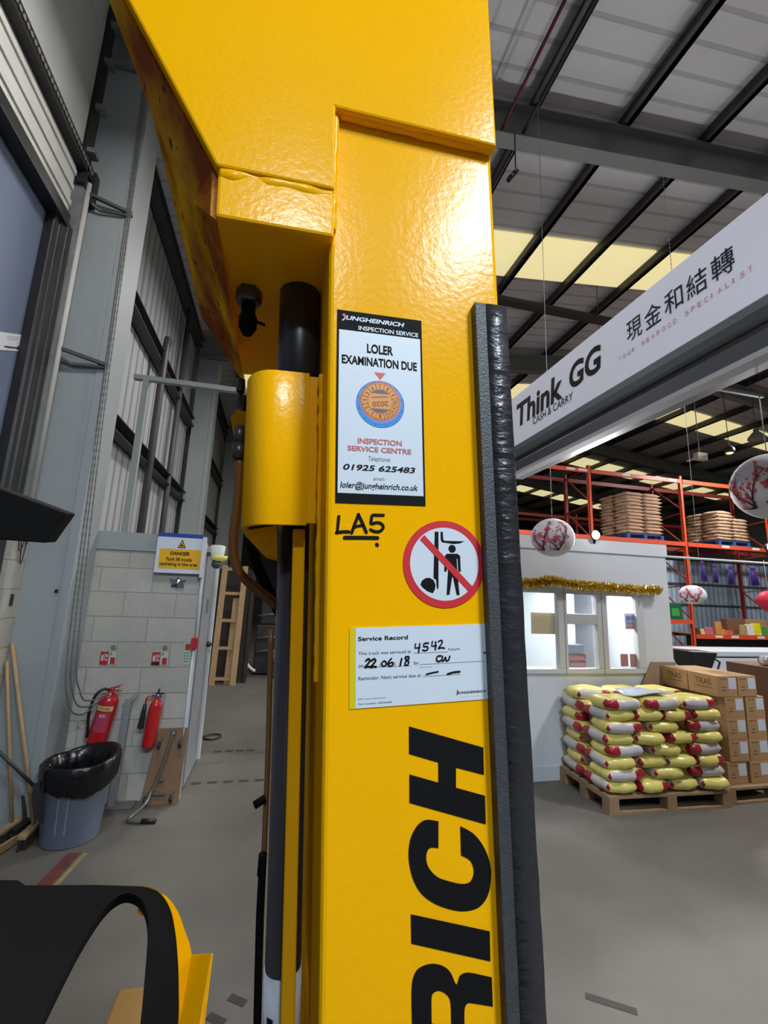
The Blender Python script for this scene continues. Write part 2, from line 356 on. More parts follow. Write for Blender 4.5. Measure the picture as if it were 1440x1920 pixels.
for z, in ((3.9,), (5.5,)):
    b = MB(); b.bar((-2.02, 4.2, z), (-1.62, 4.26, z-.08), .03, .03); b.bar((-2.02, 4.2, z-.06), (-1.9, 4.25, z-.12), .02, .02); b.bar((-1.9, 4.25, z-.12), (-1.62, 4.262, z-.1), .02, .02); b.build('bracket', m_brk, door)
b = MB(); P = [onX(x, y, -2.118) for x, y in ((0, 622), (43, 628), (39, 659), (0, 654))]
d = P[1]-P[0]; P[0] = P[1]-d.normalized()*.42; P[3] = P[2]-d.normalized()*.42
b.prism(P, (.002, 0, 0), 0)
def dl(u, v): return P[3]+(P[2]-P[3])*u+(P[0]-P[3])*v+V((.004, 0, 0))
fill2d([[(.45, .26), (.85, .22), (.84, .34), (.97, .22), (.84, .10), (.84, .14), (.45, .17)]], dl, b, 1)
stroke([(.5, .80), (.92, .82)], .025, dl, b, 2); stroke([(.5, .66), (.82, .68)], .03, dl, b, 2)
b.build('arrow_label', [mat('label_white', (200, 202, 206), .6), mat('label_black', (30, 30, 32), .6), mat('label_grey', (150, 152, 158), .6)], door)
# dock lamp column of grey steel standing free behind the block wall
t = thing('steel_frame', 'thin grey steel goalpost frame with a level top rail, standing behind the block wall', 'frame', (-1.75, 5.8, 0))
b = MB(); b.box((-1.79, 5.77, 0), (-1.72, 5.84, 4.40)); b.build('post', m_col, t)
b = MB(); b.box((.3, 5.77, 0), (.37, 5.84, 4.40)); b.build('post', m_col, t)
b = MB(); b.box((-1.9, 5.77, 4.40), (.4, 5.84, 4.46)); b.build('rail', m_col, t)

b = MB(); p = onY(106, 1108, 4.28); b.box((p.x-.012, 4.272, p.z-.012), (p.x+.012, 4.281, p.z+.012)); b.build('socket', m_rub, wl)
b = MB(); p = onX(21, 1125, -2.0); b.box((-2.0, p.y-.02, p.z-.045), (-1.994, p.y+.02, p.z+.045)); b.build('vent', m_rub, bpy.data.objects['wall_door_side'])
b = MB(); p = onY(155, 1112, 4.705); b.box((p.x-.008, 4.70, p.z-.03), (p.x+.008, 4.706, p.z+.03)); b.build('slot', m_rub, we)
b = MB()
for k, (dy, dz) in enumerate(((.0, .32), (.05, .42), (.09, .26))):
    b.tube(crom([(-1.985, 4.06+dy*.3, 2.42), (-1.98, 4.08+dy, 2.42-dz*.6), (-1.98, 4.12+dy, 2.42-dz), (-1.98, 4.17+dy*.6, 2.42-dz*.7), (-1.985, 4.2, 2.42)], 6), .004, 6)
b.build('loose_wire', m_rub, bpy.data.objects['wall_door_side'])
# ================================================================== THE FORKLIFT TRUCK
m_y = mat('truck_yellow', (243, 174, 0), .2, bump=.045, bscale=140, var=.025, vscale=3, spec=.2)
nt = m_y.node_tree; pb = nt.nodes['Principled BSDF']; df = nt.nodes.new('ShaderNodeBsdfDiffuse'); gs = nt.nodes.new('ShaderNodeBsdfGlossy'); mxs = nt.nodes.new('ShaderNodeMixShader')
gs.inputs['Roughness'].default_value = .2; mxs.inputs[0].default_value = .021          # gloss paint: diffuse base under a thin even gloss
nt.links.new(pb.inputs['Base Color'].links[0].from_socket, df.inputs['Color'])
for n_ in (df, gs): nt.links.new(pb.inputs['Normal'].links[0].from_socket, n_.inputs['Normal'])
nt.links.new(df.outputs[0], mxs.inputs[1]); nt.links.new(gs.outputs[0], mxs.inputs[2]); nt.links.new(mxs.outputs[0], nt.nodes['Material Output'].inputs['Surface'])
m_b = mat('truck_black', (14, 13, 14), .75, var=.1, spec=.12)
m_k = mat('print_black', (18, 17, 18), .75, spec=.15); m_w = mat('print_white', (205, 212, 220), .45); m_r = mat('print_red', (200, 40, 48), .45)
base = mw(.15, -1.9, .5); base.z = 0
truck = thing('forklift_truck', 'yellow forklift truck mast filling the centre, covered in inspection stickers and black lettering', 'forklift', base)
def mbox(b, u0, u1, v0, v1, w0, w1, mi=None): return b.box((u0, w0, v0), (u1, w1, v1), mi, fn=lambda u, w, v: mw(u, v, w))
VB = -1.83
b = MB(); mbox(b, .0485, .2565, VB, .9, .45, .82); b.bevel(.006, 3); b.build('mast_channel', m_y, truck)
def plate(pts, w0, w1):                        # outline in (u, v), thickness w0..w1
    b = MB(); b.prism([mw(u, v, w0) for u, v in pts], mw(0, 0, w1)-mw(0, 0, w0)); return b
vt = .95; ut = -.073-(vt-.4376)*.0975/.18
b = plate([(.0522, .547), (.2565, .547), (.2565, vt), (ut, vt), (-.073, .4376), (.0522, .4376)], .435, .4495); b.bevel(.003, 2); b.build('crosshead_plate', m_y, truck)
b = MB(); mbox(b, -.0715, .0525, .380, .4376, .438, .80); b.bevel(.0035, 2); b.build('shelf_plate', m_y, truck)
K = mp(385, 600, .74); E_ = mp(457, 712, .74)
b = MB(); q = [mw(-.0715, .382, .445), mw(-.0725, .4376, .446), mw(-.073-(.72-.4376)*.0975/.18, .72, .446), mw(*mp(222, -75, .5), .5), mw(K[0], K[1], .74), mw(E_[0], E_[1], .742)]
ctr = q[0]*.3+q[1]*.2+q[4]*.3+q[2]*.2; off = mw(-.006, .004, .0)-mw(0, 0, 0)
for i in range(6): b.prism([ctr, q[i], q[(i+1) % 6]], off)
m_yr = m_y.copy(); m_yr.name = 'truck_yellow_rust_and_shade'; nt = m_yr.node_tree; df = nt.nodes['Diffuse BSDF']; src = df.inputs['Color'].links[0].from_socket
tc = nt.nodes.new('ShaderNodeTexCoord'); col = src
for sc_, lo, hi, c_ in ((9, .36, .62, (150, 70, 6)), (55, .60, .70, (100, 46, 12))):  # broad orange-brown patches paint in underside shade; fine specks are rust
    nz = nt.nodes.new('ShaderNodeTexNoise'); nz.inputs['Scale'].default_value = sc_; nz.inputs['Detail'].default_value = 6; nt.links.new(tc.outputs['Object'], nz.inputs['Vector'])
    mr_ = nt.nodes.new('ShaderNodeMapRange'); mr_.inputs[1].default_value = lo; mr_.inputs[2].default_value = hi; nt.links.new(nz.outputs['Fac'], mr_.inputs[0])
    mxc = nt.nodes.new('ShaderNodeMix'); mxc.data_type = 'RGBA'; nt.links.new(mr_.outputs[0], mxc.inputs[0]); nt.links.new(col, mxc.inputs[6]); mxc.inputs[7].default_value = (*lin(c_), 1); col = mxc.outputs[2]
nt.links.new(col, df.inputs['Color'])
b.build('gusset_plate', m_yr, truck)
# weld beads: knobbly tubes
def weld(pts, r, name='weld_bead', seed=0):
    rnd = random.Random(seed); P = []; pts = [V(p) for p in pts]
    for i in range(len(pts)-1):
        n = max(3, int((pts[i+1]-pts[i]).length/.011))
        for k in range(n): P.append(pts[i].lerp(pts[i+1], k/n))
    P.append(pts[-1]); b = MB()
    Q = crom([(*(p+V((rnd.uniform(-1, 1), rnd.uniform(-.3, .3), rnd.uniform(-1, 1)))*r*.14), r*rnd.uniform(.88, 1.1)) for p in P], 4)
    b.tube([V(q[:3]) for q in Q], [q[3] for q in Q], 12)
    b.build(name, m_y, truck, True)
weld([mw(.0515, .395, .448), mw(.0525, .546, .446)], .0048, seed=1)
weld([mw(.058, .550, .445), mw(.256, .550, .4455)], .0055, seed=2)
weld([mw(-.068, .4352, .4492), mw(.048, .4352, .4492)], .0125, seed=3)
weld([mw(.0475, .245, .497), mw(.0475, -.1, .497)], .0042, seed=4)
# lift cylinder, sleeve, guard strip
b = MB()
b.lathe([(.026, 0), (.026, .42)], mw(.0215, .1, .547), 32, ax=MR); b.build('cylinder_head', mat('cylinder_black', (34, 33, 33), .35), truck)
b = MB(); b.lathe([(.0195, 0), (.0195, 2.06)], mw(.0225, VB, .578), 32, ax=MR); rod = b.build('lift_cylinder', mat('cylinder_grey', (62, 56, 60), .3, .3), truck)
b = MB(); b.lathe([(.0202, 0), (.0202, .105)], mw(.0225, -.517, .578), 32, ax=MR); b.build('white_label', m_w, rod)
b = MB()
for x0, x1, v in ((-.02, .006, -.478), (-.02, .006, -.52)): mbox(b, .0225-.016, .0225-.010, v, v+.03, .5575, .5655)
b.build('label_marks', m_k, rod)
pr = [(.033, .5), (-.006, .5)]+[(-.006-.034*math.sin(a), .545-.045*math.cos(a)) for a in [math.pi/2*k/10 for k in range(1, 11)]]+[(-.04, .60)]
b = MB(); inn = [(u+.0055 if i > 2 else u, w_+.006) for i, (u, w_) in enumerate(pr)]
inn[-1] = (-.0345, .60)
loop = pr+inn[::-1]
b.prism([mw(u, .0665, w_) for u, w_ in loop], mw(0, .2475, 0)-mw(0, .0665, 0)); b.bevel(.0012, 2); b.build('cylinder_sleeve', m_y, truck, 'auto')
b = MB(); mbox(b, .030, .0485, .07, .246, .506, .514); b.build('sleeve_lug', m_y, truck)
b = MB(); mbox(b, .0195, .0335, VB, .066, .527, .545); b.bevel(.002); b.build('guard_strip', m_y, truck)
b = MB(); b.prism([mw(*mp(x, y, .56), .56) for x, y in ((455, 995), (520, 985), (520, 1046), (497, 1040))], mw(0, 0, .63)-mw(0, 0, .56)); b.build('sleeve_bracket', m_y, truck)
# hydraulic fitting and pipes
m_fit = mat('oily_steel', (84, 78, 70), .35, .6)
b = MB(); c = mw(-.0435, .380, .554); dn = MR @ M.Rotation(math.pi, 3, 'X')
b.lathe([(.0155, 0), (.0165, .004), (.0165, .016), (.0145, .02)], c, 6, ax=dn); b.lathe([(.009, .02), (.009, .036), (.0115, .038), (.0115, .052), (.006, .062)], c, 16, mi=1, ax=dn)
b.bar(mw(-.034, .335, .55), mw(-.022, .330, .547), .003, .003, mi=1); b.build('hydraulic_fitting', [m_fit, m_b], truck)
b = MB(); W = .62; P = [mpx(x, y, W) for x, y in ((449, 860), (446, 930), (438, 1000), (438, 1040), (446, 1068), (462, 1088), (490, 1112), (520, 1136))]
b.tube(crom(P, 5), .0062, 12); b.build('hydraulic_pipe', mat('brown_pipe', (120, 74, 24), .35), truck)
b = MB(); b.tube([mpx(452, 712, W), mpx(451, 735, W)], .006, 8); b.tube([mpx(451, 735, W), mpx(450, 762, W)], .0045, 8); b.build('pipe_union', m_fit, truck)
b = MB(); b.tube([mpx(449, 800, W), mpx(449, 832, W)], .008, 6); b.tube([mpx(448, 832, W), mpx(448, 862, W)], .010, 6); b.build('pipe_union', m_fit, truck)
b = MB(); b.prism([mpx(x, y, .66) for x, y in ((432, 782), (446, 768), (462, 772), (462, 812), (436, 806))], mw(0, 0, .7)-mw(0, 0, .66)); b.build('pipe_bracket', m_y, truck)
b = MB(); P = [mpx(x, y, .66) for x, y in ((470, 1000), (478, 1050), (498, 1095), (525, 1150))]; b.tube(crom(P, 4), .008, 10); b.build('hydraulic_hose', m_b, truck)
b = MB(); W = .63; P = [mpx(x, y, W) for x, y in ((508, 1180), (503, 1400), (496, 1580), (489, 1750), (484, 1930), (480, 2100))]; b.tube(crom(P, 5), .0035, 8); b.build('hydraulic_hose', mat('brass_line', (120, 84, 44), .4), truck)
b = MB(); P = [mpx(x, y, W-.01) for x, y in ((494, 1600), (488, 1700), (485, 1800), (482, 1940), (480, 2060))]; b.tube(crom(P, 5), .0045, 8); b.build('hydraulic_hose', m_b, truck)
for y, l in ((1497, 10), (1600, 34)):
    b = MB(); p = mpx(497 if y < 1550 else 493, y, W-.008); b.tube([p, p+V((-.0 if l > 20 else -.012, 0, -l*.0007))], .005, 8); b.build('cable_clip', m_b, truck)
# corner foam strip wrapped in black tape
m_foam = mat('black_foam', (58, 60, 64), .5, bump=.22, bscale=420, var=.2, vscale=120)
m_tp = mat('black_tape_wrap', (40, 39, 42), .28, bump=.0, var=.1)
nt = m_tp.node_tree; pb = nt.nodes['Principled BSDF']; tc = nt.nodes.new('ShaderNodeTexCoord'); mpn = nt.nodes.new('ShaderNodeMapping'); mpn.inputs['Scale'].default_value = (18, 14, 42); mpn.inputs['Rotation'].default_value = (0, .25, 0)
nz = nt.nodes.new('ShaderNodeTexNoise'); nz.inputs['Scale'].default_value = 1.6; nz.inputs['Detail'].default_value = 5; bp = nt.nodes.new('ShaderNodeBump'); bp.inputs['Strength'].default_value = .8; bp.inputs['Distance'].default_value = .006
nt.links.new(tc.outputs['Object'], mpn.inputs[0]); nt.links.new(mpn.outputs[0], nz.inputs['Vector']); nt.links.new(nz.outputs['Fac'], bp.inputs['Height']); nt.links.new(bp.outputs[0], pb.inputs['Normal'])
b = MB(); mbox(b, .2185, .2345, VB, .3275, .4385, .4495); b.bevel(.001); foam = b.build('corner_strip', m_foam, truck)
b = MB(); rnd = random.Random(3); n = 60; u0, u1 = .232, .2605; rings = []
for k in range(n+1):
    v = -1.2+(.3265+1.2)*k/n; j = rnd.uniform(-1, 1)*.00022; g = rnd.uniform(-.0004, .0004)
    rings.append([b.bm.verts.new(mw(u, v+dv, w_)) for u, w_, dv in ((u0+g, .4392, 0), (u0+.0005, .4372+j, 0), (.247, .4372-j, j), (.2585+g, .4376+j, -j), (u1+g, .441, 0), (u1+g, .47, 0))])
for k in range(n):
    for i in range(5): f = b.bm.faces.new((rings[k][i], rings[k][i+1], rings[k+1][i+1], rings[k+1][i])); f.smooth = True
b.bm.faces.new(rings[-1]); b.build('tape_wrap', m_tp, foam)
# ---------------- stickers and lettering
def dec(w_): return lambda u, v: mw(u, v, w_)
S1 = lambda x, y: mp(600+x/4, 560+y/4, .4493)      # measured on the inspection label
S2 = lambda x, y: mp(600+x/4, 940+y/4, .4493)      # measured on the service record and the round sign
WS = .4496; D1 = dec(.4490); D2 = dec(.4487); D3 = dec(.4484)
def tx(b, S, s, lb, rt, fn, mi=0, **k):
    x0, y0 = S(*lb); x1, y1 = S(*rt); return text2d(s, x0, y0, x1, y1, fn, b, mi, **k)
def card(name, u0, u1, v0, v1, m, par, w0=.4492, w1=.4502):
    b = MB(); mbox(b, u0, u1, v0, v1, w0, w1); return b.build(name, m, par)
u0, v1 = S1(133, 88); u1, v0 = S1(777, 1556)
u0 = .0582; u1 = .1555; v1 = .3005; v0 = .0838
st = card('inspection_label', u0, u1, v0, v1, m_k, truck)
b = MB(); mbox(b, u0+.0022, u1-.0022, v0+.0105, v1-.0235, .4490, .4492); pn = b.build('white_panel', m_w, st)
b = MB()
tx(b, S1, 'JUNGHEINRICH', (163, 165), (632, 185), D2, bold=.03, shear=.22)
tx(b, S1, 'INSPECTION SERVICE', (288, 236), (735, 262), D2, bold=.02); b.build('lettering', m_w, st)
b = MB()
tx(b, S1, 'LOLER', (352, 408), (547, 362), D2, bold=.03); tx(b, S1, 'EXAMINATION DUE', (163, 485), (725, 482), D2, bold=.028)
tx(b, S1, '01925 625483', (173, 1283), (713, 1268), D2, bold=.022, shear=.2); tx(b, S1, 'loler@jungheinrich.co.uk', (150, 1432), (733, 1396), D2, bold=.014, shear=.2)
b.build('lettering', m_k, st)
b = MB(); tx(b, S1, 'Telephone:', (363, 1226), (530, 1192), D2, shear=.2); tx(b, S1, 'email:', (400, 1362), (487, 1342), D2, shear=.2); b.build('lettering', mat('print_grey', (120, 124, 130), .5), st)
m_or = mat('print_orange_red', (214, 74, 58), .5)
b = MB(); tx(b, S1, 'INSPECTION', (282, 1086), (612, 1068), D2, bold=.025); tx(b, S1, 'SERVICE CENTRE', (207, 1140), (683, 1132), D2, bold=.025); b.build('lettering', mat('print_rust', (186, 92, 84), .5), st)
b = MB(); fill2d([[S1(408, 553), S1(492, 562), S1(452, 610)]], D2, b)
x0, y0 = S1(162, 150); x1, y1 = S1(196, 120); fill2d([[(x0, y1-.002), ((x0+x1)/2, y1+.001), (x1, y1-.002), (x1-.001, y1-.0025), (x1-.0015, y0+.001), (x0+.0025, y0+.001), (x0+.0025, y1-.0025)]], D3, b)
b.build('arrow_mark', m_or, st)
# the date dial: blue ring, pink ring, orange disc
cx, cy = S1(453, 793); R = (S1(640, 793)[0]-S1(268, 793)[0])/2
def disc(b, c, r, w_, mi=0): fill2d([circ(c[0], c[1], r, 56)], dec(w_), b, mi)
m_bl = mat('dial_blue', (52, 140, 214), .4); m_bd = mat('dial_dark_blue', (28, 62, 130), .4); m_pk = mat('dial_pink', (226, 110, 130), .45); m_og = mat('dial_orange', (220, 142, 62), .45); m_br = mat('dial_brown', (120, 66, 30), .5); m_gy = mat('dial_slate', (88, 84, 96), .5)
b = MB(); disc(b, (cx, cy), R*.97, .4489, 1); disc(b, (cx, cy), R*.945, .44885, 0); disc(b, (cx, cy), R*.86, .4488, 1); disc(b, (cx, cy), R*.845, .44875, 0)
ox, oy = S1(450, 772); ro = R*.79; disc(b, (ox+.0004, oy-.0004), ro*1.04, .4487, 2); disc(b, (ox, oy), ro, .44865, 4); disc(b, (ox, oy), ro*.965, .4486, 3); disc(b, (ox, oy), ro*.92, .44855, 4); disc(b, (ox, oy), ro*.90, .4485, 3)
disc(b, (ox, oy), ro*.64, .44845, 4); disc(b, (ox, oy), ro*.615, .4484, 3)
for sgn in (1, -1):
    pts = circ(ox, oy, ro*.6, 16, math.pi/2-.85, math.pi/2+.85) if sgn > 0 else circ(ox, oy, ro*.6, 16, -math.pi/2-.85, -math.pi/2+.85); fill2d([pts], dec(.44835), b, 5)
F0 = dec(.4483)
for k in range(12):
    a = math.pi/2+math.pi/12+k*math.pi/6; stroke([(ox+math.cos(a)*ro*.63, oy+math.sin(a)*ro*.63), (ox+math.cos(a)*ro*.93, oy+math.sin(a)*ro*.93)], ro*.02, F0, b, 4)
    a2 = math.pi/2+k*math.pi/6*-1; num = (7+k-1) % 12+1; wd = ro*(.10 if num < 10 else .2); c_, s_ = math.cos(a2-math.pi/2), math.sin(a2-math.pi/2)
    X, Y_ = ox+math.cos(a2)*ro*.77, oy+math.sin(a2)*ro*.77
    text2d(str(num), -wd/2, -ro*.09, wd/2, ro*.09, lambda u, v, X=X, Y_=Y_, c=c_, s=s_: F0(X-(u*c+v*s*-1)*-1 if False else X+u*c-v*s, Y_+u*s+v*c), b, 4, bold=.01)
    stroke([(cx+math.cos(a)*R*.87, cy+math.sin(a)*R*.87), (cx+math.cos(a)*R*.94, cy+math.sin(a)*R*.94)], R*.015, dec(.4487), b, 1)
th = math.radians(187); ct, stt = math.cos(th), math.sin(th)
text2d('2020', -ro*.42, -ro*.14, ro*.42, ro*.14, lambda u, v: F0(ox+u*ct-(v+ro*.14)*stt, oy+u*stt+(v+ro*.14)*ct), b, 4, bold=.02)
stroke([(-ro*.4, 0), (ro*.4, 0)], ro*.05, lambda u, v: F0(ox+u*ct-(v-ro*.22)*stt, oy+u*stt+(v-ro*.22)*ct), b, 5)
b.build('date_dial', [m_bl, m_bd, m_pk, m_og, m_br, m_gy], st)
# marker writing
b = MB(); PEN = lambda pts, wd=.0021: stroke([S2(*p) for p in pts], wd*1.3, dec(.4494), b)
PEN([(136, 108), (130, 170), (126, 232)], .0012); PEN([(148, 108), (142, 170), (134, 230)], .0012); PEN([(124, 234), (170, 228), (216, 228)], .0026)
PEN([(238, 236), (262, 170), (290, 98)], .0026); PEN([(288, 98), (318, 160), (348, 232)], .0026); PEN([(262, 192), (290, 184), (322, 180)], .0022)
PEN(crom([(476, 104), (430, 103), (392, 106), (386, 140), (385, 168), (430, 158), (466, 172), (474, 200), (448, 225), (410, 226), (380, 212)], 3), .0025)
PEN([(186, 272), (300, 272), (432, 274)], .0030); PEN([(426, 322), (431, 328)], .0028)
b.build('marker_writing', m_k, truck)
# round prohibition sign
cx, cy = S2(936, 468); R = .5*(S2(1241, 470)[0]-S2(630, 470)[0])
b = MB(); disc(b, (cx, cy), R, .4492, 0); b.prism([mw(*p, .4493) for p in circ(cx, cy, R, 56)], mw(0, 0, .4502)-mw(0, 0, .4493), 0); pro = b.build('prohibition_sign', m_r, truck)
ri = R*.838; disc_b = MB(); fill2d([circ(cx, cy, ri, 56)], dec(.44905), disc_b); disc_b.build('white_field', m_w, pro)
b = MB(); Z = lambda pts: [S2(*p) for p in pts]
fill2d([Z([(860, 228), (888, 228), (888, 656), (876, 656), (870, 590), (850, 575), (854, 420)])], dec(.4489), b)
fill2d([Z([(903, 229), (920, 229), (924, 288), (935, 296), (1082, 300), (1048, 316), (1000, 320), (915, 308), (904, 290)])], dec(.4489), b)
hx, hy = S2(990, 356); fill2d([circ(hx, hy, R*.092, 28)], dec(.4489), b)
fill2d([Z([(950, 393), (1030, 393), (1050, 410), (1055, 528), (1036, 528), (1030, 430), (1024, 430), (1030, 540), (1046, 704), (1024, 704), (996, 570), (990, 570), (970, 702), (948, 702), (958, 540), (954, 430), (950, 525), (930, 528), (935, 410)])], dec(.4489), b)
wx, wy = S2(812, 634); fill2d([Z([(752, 625), (764, 594), (790, 576), (820, 573), (850, 590), (866, 625), (862, 660), (845, 690), (805, 675), (770, 648)])], dec(.4489), b)
b.build('pictogram', m_k, pro)
b = MB(); a = (S2(765, 270)[0], S2(765, 270)[1]); c = S2(1128, 658)
dx, dy = c[0]-a[0], c[1]-a[1]; L = math.hypot(dx, dy); nx, ny = -dy/L*R*.075, dx/L*R*.075
fill2d([[(a[0]+nx, a[1]+ny), (c[0]+nx, c[1]+ny), (c[0]-nx, c[1]-ny), (a[0]-nx, a[1]-ny)]], dec(.4487), b); b.build('diagonal_bar', m_r, pro)
# service record
u0, v1 = S2(222, 960); u1, v0 = S2(1290, 1482); v1 = S2(640, 935)[1]; v0 = S2(640, 1530)[1]; u1 = S2(1268, 1200)[0]
sr = card('service_record', u0, u1, v0, v1, mat('record_yellow', (214, 190, 20), .45), truck)
b = MB(); mbox(b, S2(266, 1200)[0], u1, v0+.0004, v1-.0003, .4490, .4492); b.build('white_panel', m_w, sr)
b = MB(); tx(b, S2, 'Service Record', (285, 1048), (658, 1002), D2, bold=.02); 
tx(b, S2, 'JUNGHEINRICH', (1028, 1450), (1245, 1412), D2, bold=.02, shear=.2); b.build('lettering', m_k, sr)
b = MB(); g = dict(bold=0)
for s_, lb, rt in (('This truck was serviced at', (288, 1153), (683, 1112)), ('hours', (962, 1118), (1045, 1094)), ('on', (288, 1247), (326, 1226)), ('by', (705, 1232), (738, 1196)), ('Print Name', (745, 1248), (838, 1236)),
                   ('Reminder: Next service due at', (288, 1342), (755, 1290)), ('Do not remove', (288, 1488), (490, 1464)), ('Part number: 50426460', (288, 1527), (538, 1496)), ('Machines. Ideas. Solutions.', (1058, 1468), (1240, 1453)), ('/', (445, 1240), (455, 1210)), ('/', (560, 1235), (570, 1205))):
    tx(b, S2, s_, lb, rt, D2)
for p, q in (((700, 1138), (955, 1128)), ((335, 1245), (682, 1232)), ((745, 1223), (1230, 1197)), ((770, 1312), (1050, 1296))): stroke([S2(*p), S2(*q)], .0003, D2, b)
b.build('lettering', mat('print_dark_grey', (78, 82, 90), .5), sr)
b = MB(); PN = lambda pts, wd=.0011: stroke([S2(*p) for p in pts], wd*1.35, D3, b)
PN([(716, 1068), (710, 1098), (748, 1096)]); PN([(748, 1066), (742, 1100), (738, 1132)]); PN(crom([(812, 1062), (782, 1064), (778, 1088), (802, 1088), (808, 1106), (790, 1118), (768, 1114)], 3))
PN([(842, 1050), (836, 1084), (872, 1082)]); PN([(866, 1052), (864, 1112)]); PN(crom([(886, 1052), (906, 1040), (916, 1056), (900, 1082), (886, 1102), (908, 1096), (932, 1100)], 3))
for dx in (0, 42): PN(crom([(344+dx, 1194), (362+dx, 1180), (374+dx, 1194), (356+dx, 1220), (336+dx, 1244), (358+dx, 1238), (378+dx, 1240)], 3), .0014)
PN(crom([(478, 1196), (462, 1212), (468, 1232), (490, 1230), (496, 1208), (480, 1194)], 3)); PN(crom([(534, 1178), (512, 1204), (510, 1228), (532, 1234), (550, 1220), (540, 1206), (514, 1216)], 3), .0012)
PN([(612, 1178), (600, 1230)], .0013); PN(crom([(660, 1166), (640, 1164), (644, 1184), (664, 1200), (656, 1226), (636, 1224), (644, 1200), (664, 1182), (664, 1162)], 3), .0012)
PN(crom([(906, 1158), (882, 1160), (872, 1186), (888, 1200), (904, 1192)], 3), .0012); PN(crom([(918, 1160), (914, 1192), (926, 1194), (940, 1166), (944, 1192), (962, 1190), (972, 1160)], 3), .0012)
PN([(796, 1296), (840, 1284), (884, 1276)], .0011); PN([(955, 1294), (1000, 1280), (1046, 1276)], .0014); PN([(1231, 1133), (1235, 1136)], .0013); b.build('handwriting', m_k, sr)
b = MB(); tx(b, S2, 'J', (1020, 1448), (1034, 1412), D3, bold=.03); b.build('arrow_mark', m_r, sr)
# big black letters running up the mast
T = lambda pts: [mp(600+x/3.1304, 1340+y/3.1304, .4497) for x, y in pts]
DL = dec(.4494)
b = MB(); fill2d([T([(522, 68), (958, 192), (962, 353), (798, 310), (798, 428), (968, 475), (973, 643), (525, 517), (525, 350), (695, 398), (694, 280), (523, 230)])], DL, b); b.build('letter_h', m_k, truck)
b = MB(); fill2d([T([(533, 1170), (996, 1270), (1000, 1447), (536, 1343)])], DL, b); b.build('letter_i', m_k, truck)
inner = crom([(695, 783), (650, 780), (628, 805), (624, 850), (640, 900), (690, 952), (760, 977), (830, 992), (880, 980), (902, 930), (895, 880), (872, 848), (828, 825)], 4)
outer = crom([(823, 653), (900, 697), (958, 770), (994, 860), (1004, 950), (985, 1060), (935, 1128), (860, 1152), (780, 1146), (680, 1112), (600, 1055), (550, 975), (525, 880), (520, 800), (535, 715), (575, 645), (625, 616), (695, 625)], 4)
b = MB(); fill2d([T(inner+outer)], DL, b); b.build('letter_c', m_k, truck)
o1 = [(1014, 1713)]+crom([(1014, 1713), (890, 1692), (862, 1698), (848, 1730), (848, 1816), (850, 1860)], 4)+[(850, 1860), (1024, 1905), (1028, 2080), (542, 1960)]+crom([(540, 1816), (538, 1600), (560, 1510), (600, 1475), (660, 1460), (720, 1473), (765, 1510), (800, 1582), (820, 1532), (855, 1513), (900, 1516), (1008, 1540)], 4)
o2 = [(655, 1810)]+crom([(655, 1775), (655, 1660), (670, 1630), (700, 1620), (740, 1640), (765, 1682), (770, 1795)], 4)+[(770, 1838)]
b = MB(); fill2d([T(o1), T(o2)], DL, b); b.build('letter_r', m_k, truck)
# black cover with a window cut through it, and its yellow rim, at lower left
ZC = 1.2
def cz(x, y, z=ZC): p = onZ(x, y, z); return p.x, p.y
b = MB(); out = [cz(*p) for p in [(-160, 1668), (30, 1668), (45, 1678), (180, 1677), (270, 1680), (300, 1692), (318, 1718), (328, 1760), (334, 1830), (330, 1990), (-260, 2060)]]
hole = crom([cz(*p) for p in [(240, 1693), (215, 1702), (188, 1730), (150, 1790), (110, 1868), (70, 1950), (40, 2000), (250, 2000), (262, 1930), (274, 1800), (276, 1745), (265, 1708)]], 4, True)
fill2d([out, hole], lambda x, y: V((x, y, ZC)), b)
bmesh.ops.recalc_face_normals(b.bm, faces=b.bm.faces)
r_ = bmesh.ops.extrude_face_region(b.bm, geom=list(b.bm.faces)); bmesh.ops.translate(b.bm, verts=[v for v in r_['geom'] if isinstance(v, bmesh.types.BMVert)], vec=(0, 0, .018))
b.build('body_cover', m_b, truck)
b = MB(); rim = crom([cz(*p) for p in [(262, 1677), (288, 1680), (312, 1694), (332, 1722), (345, 1758), (356, 1792), (362, 1850), (366, 1950), (368, 2020)]], 4)
inn = crom([cz(*p) for p in [(262, 1680), (285, 1685), (303, 1700), (318, 1728), (326, 1768), (330, 1810), (332, 1850), (333, 1950), (333, 2020)]], 4)
for i in range(len(rim)-1):
    q = [rim[i], rim[i+1], inn[i+1], inn[i]]
    b.hexa([V((x, y, ZC-.035)) for x, y in q]+[V((x, y, ZC+(.012 if k < 2 else .02))) for k, (x, y) in enumerate(q)])
bmesh.ops.remove_doubles(b.bm, verts=b.bm.verts, dist=1e-5); b.build('cover_rim', m_y, truck, 'auto')
b = MB(); P = [onZ(325, 1791, 1.15), onZ(397, 1786, 1.27), onZ(380, 1925, 1.27), onZ(352, 2060, 1.27), onZ(240, 2060, 1.15)]; b.prism(P, (.003, 0, -.002)); b.bevel(.002); b.build('side_plate', m_y, truck)
b = MB(); b.box((-.55, .45, .12), (-.38, .95, ZC-.002)); b.box((-.75, -.1, .12), (.5, .95, .55)); b.bevel(.01); b.build('truck_body_bounce_block', m_b, truck)  # wide low block is unseen, added to cut floor bounce under the mast
b = MB(); b.prism([onY(x, y, .7) for x, y in ((-130, 868), (125, 962), (85, 1018), (-130, 1003))], (0, .03, .004)); b.bevel(.002); b.build('guard_arm', mat('matt_black', (9, 9, 10), .7, spec=.15), truck)
b = MB(); b.box((-.50, .6, 1.1), (-.45, .76, 2.0)); b.build('guard_post', m_b, truck)
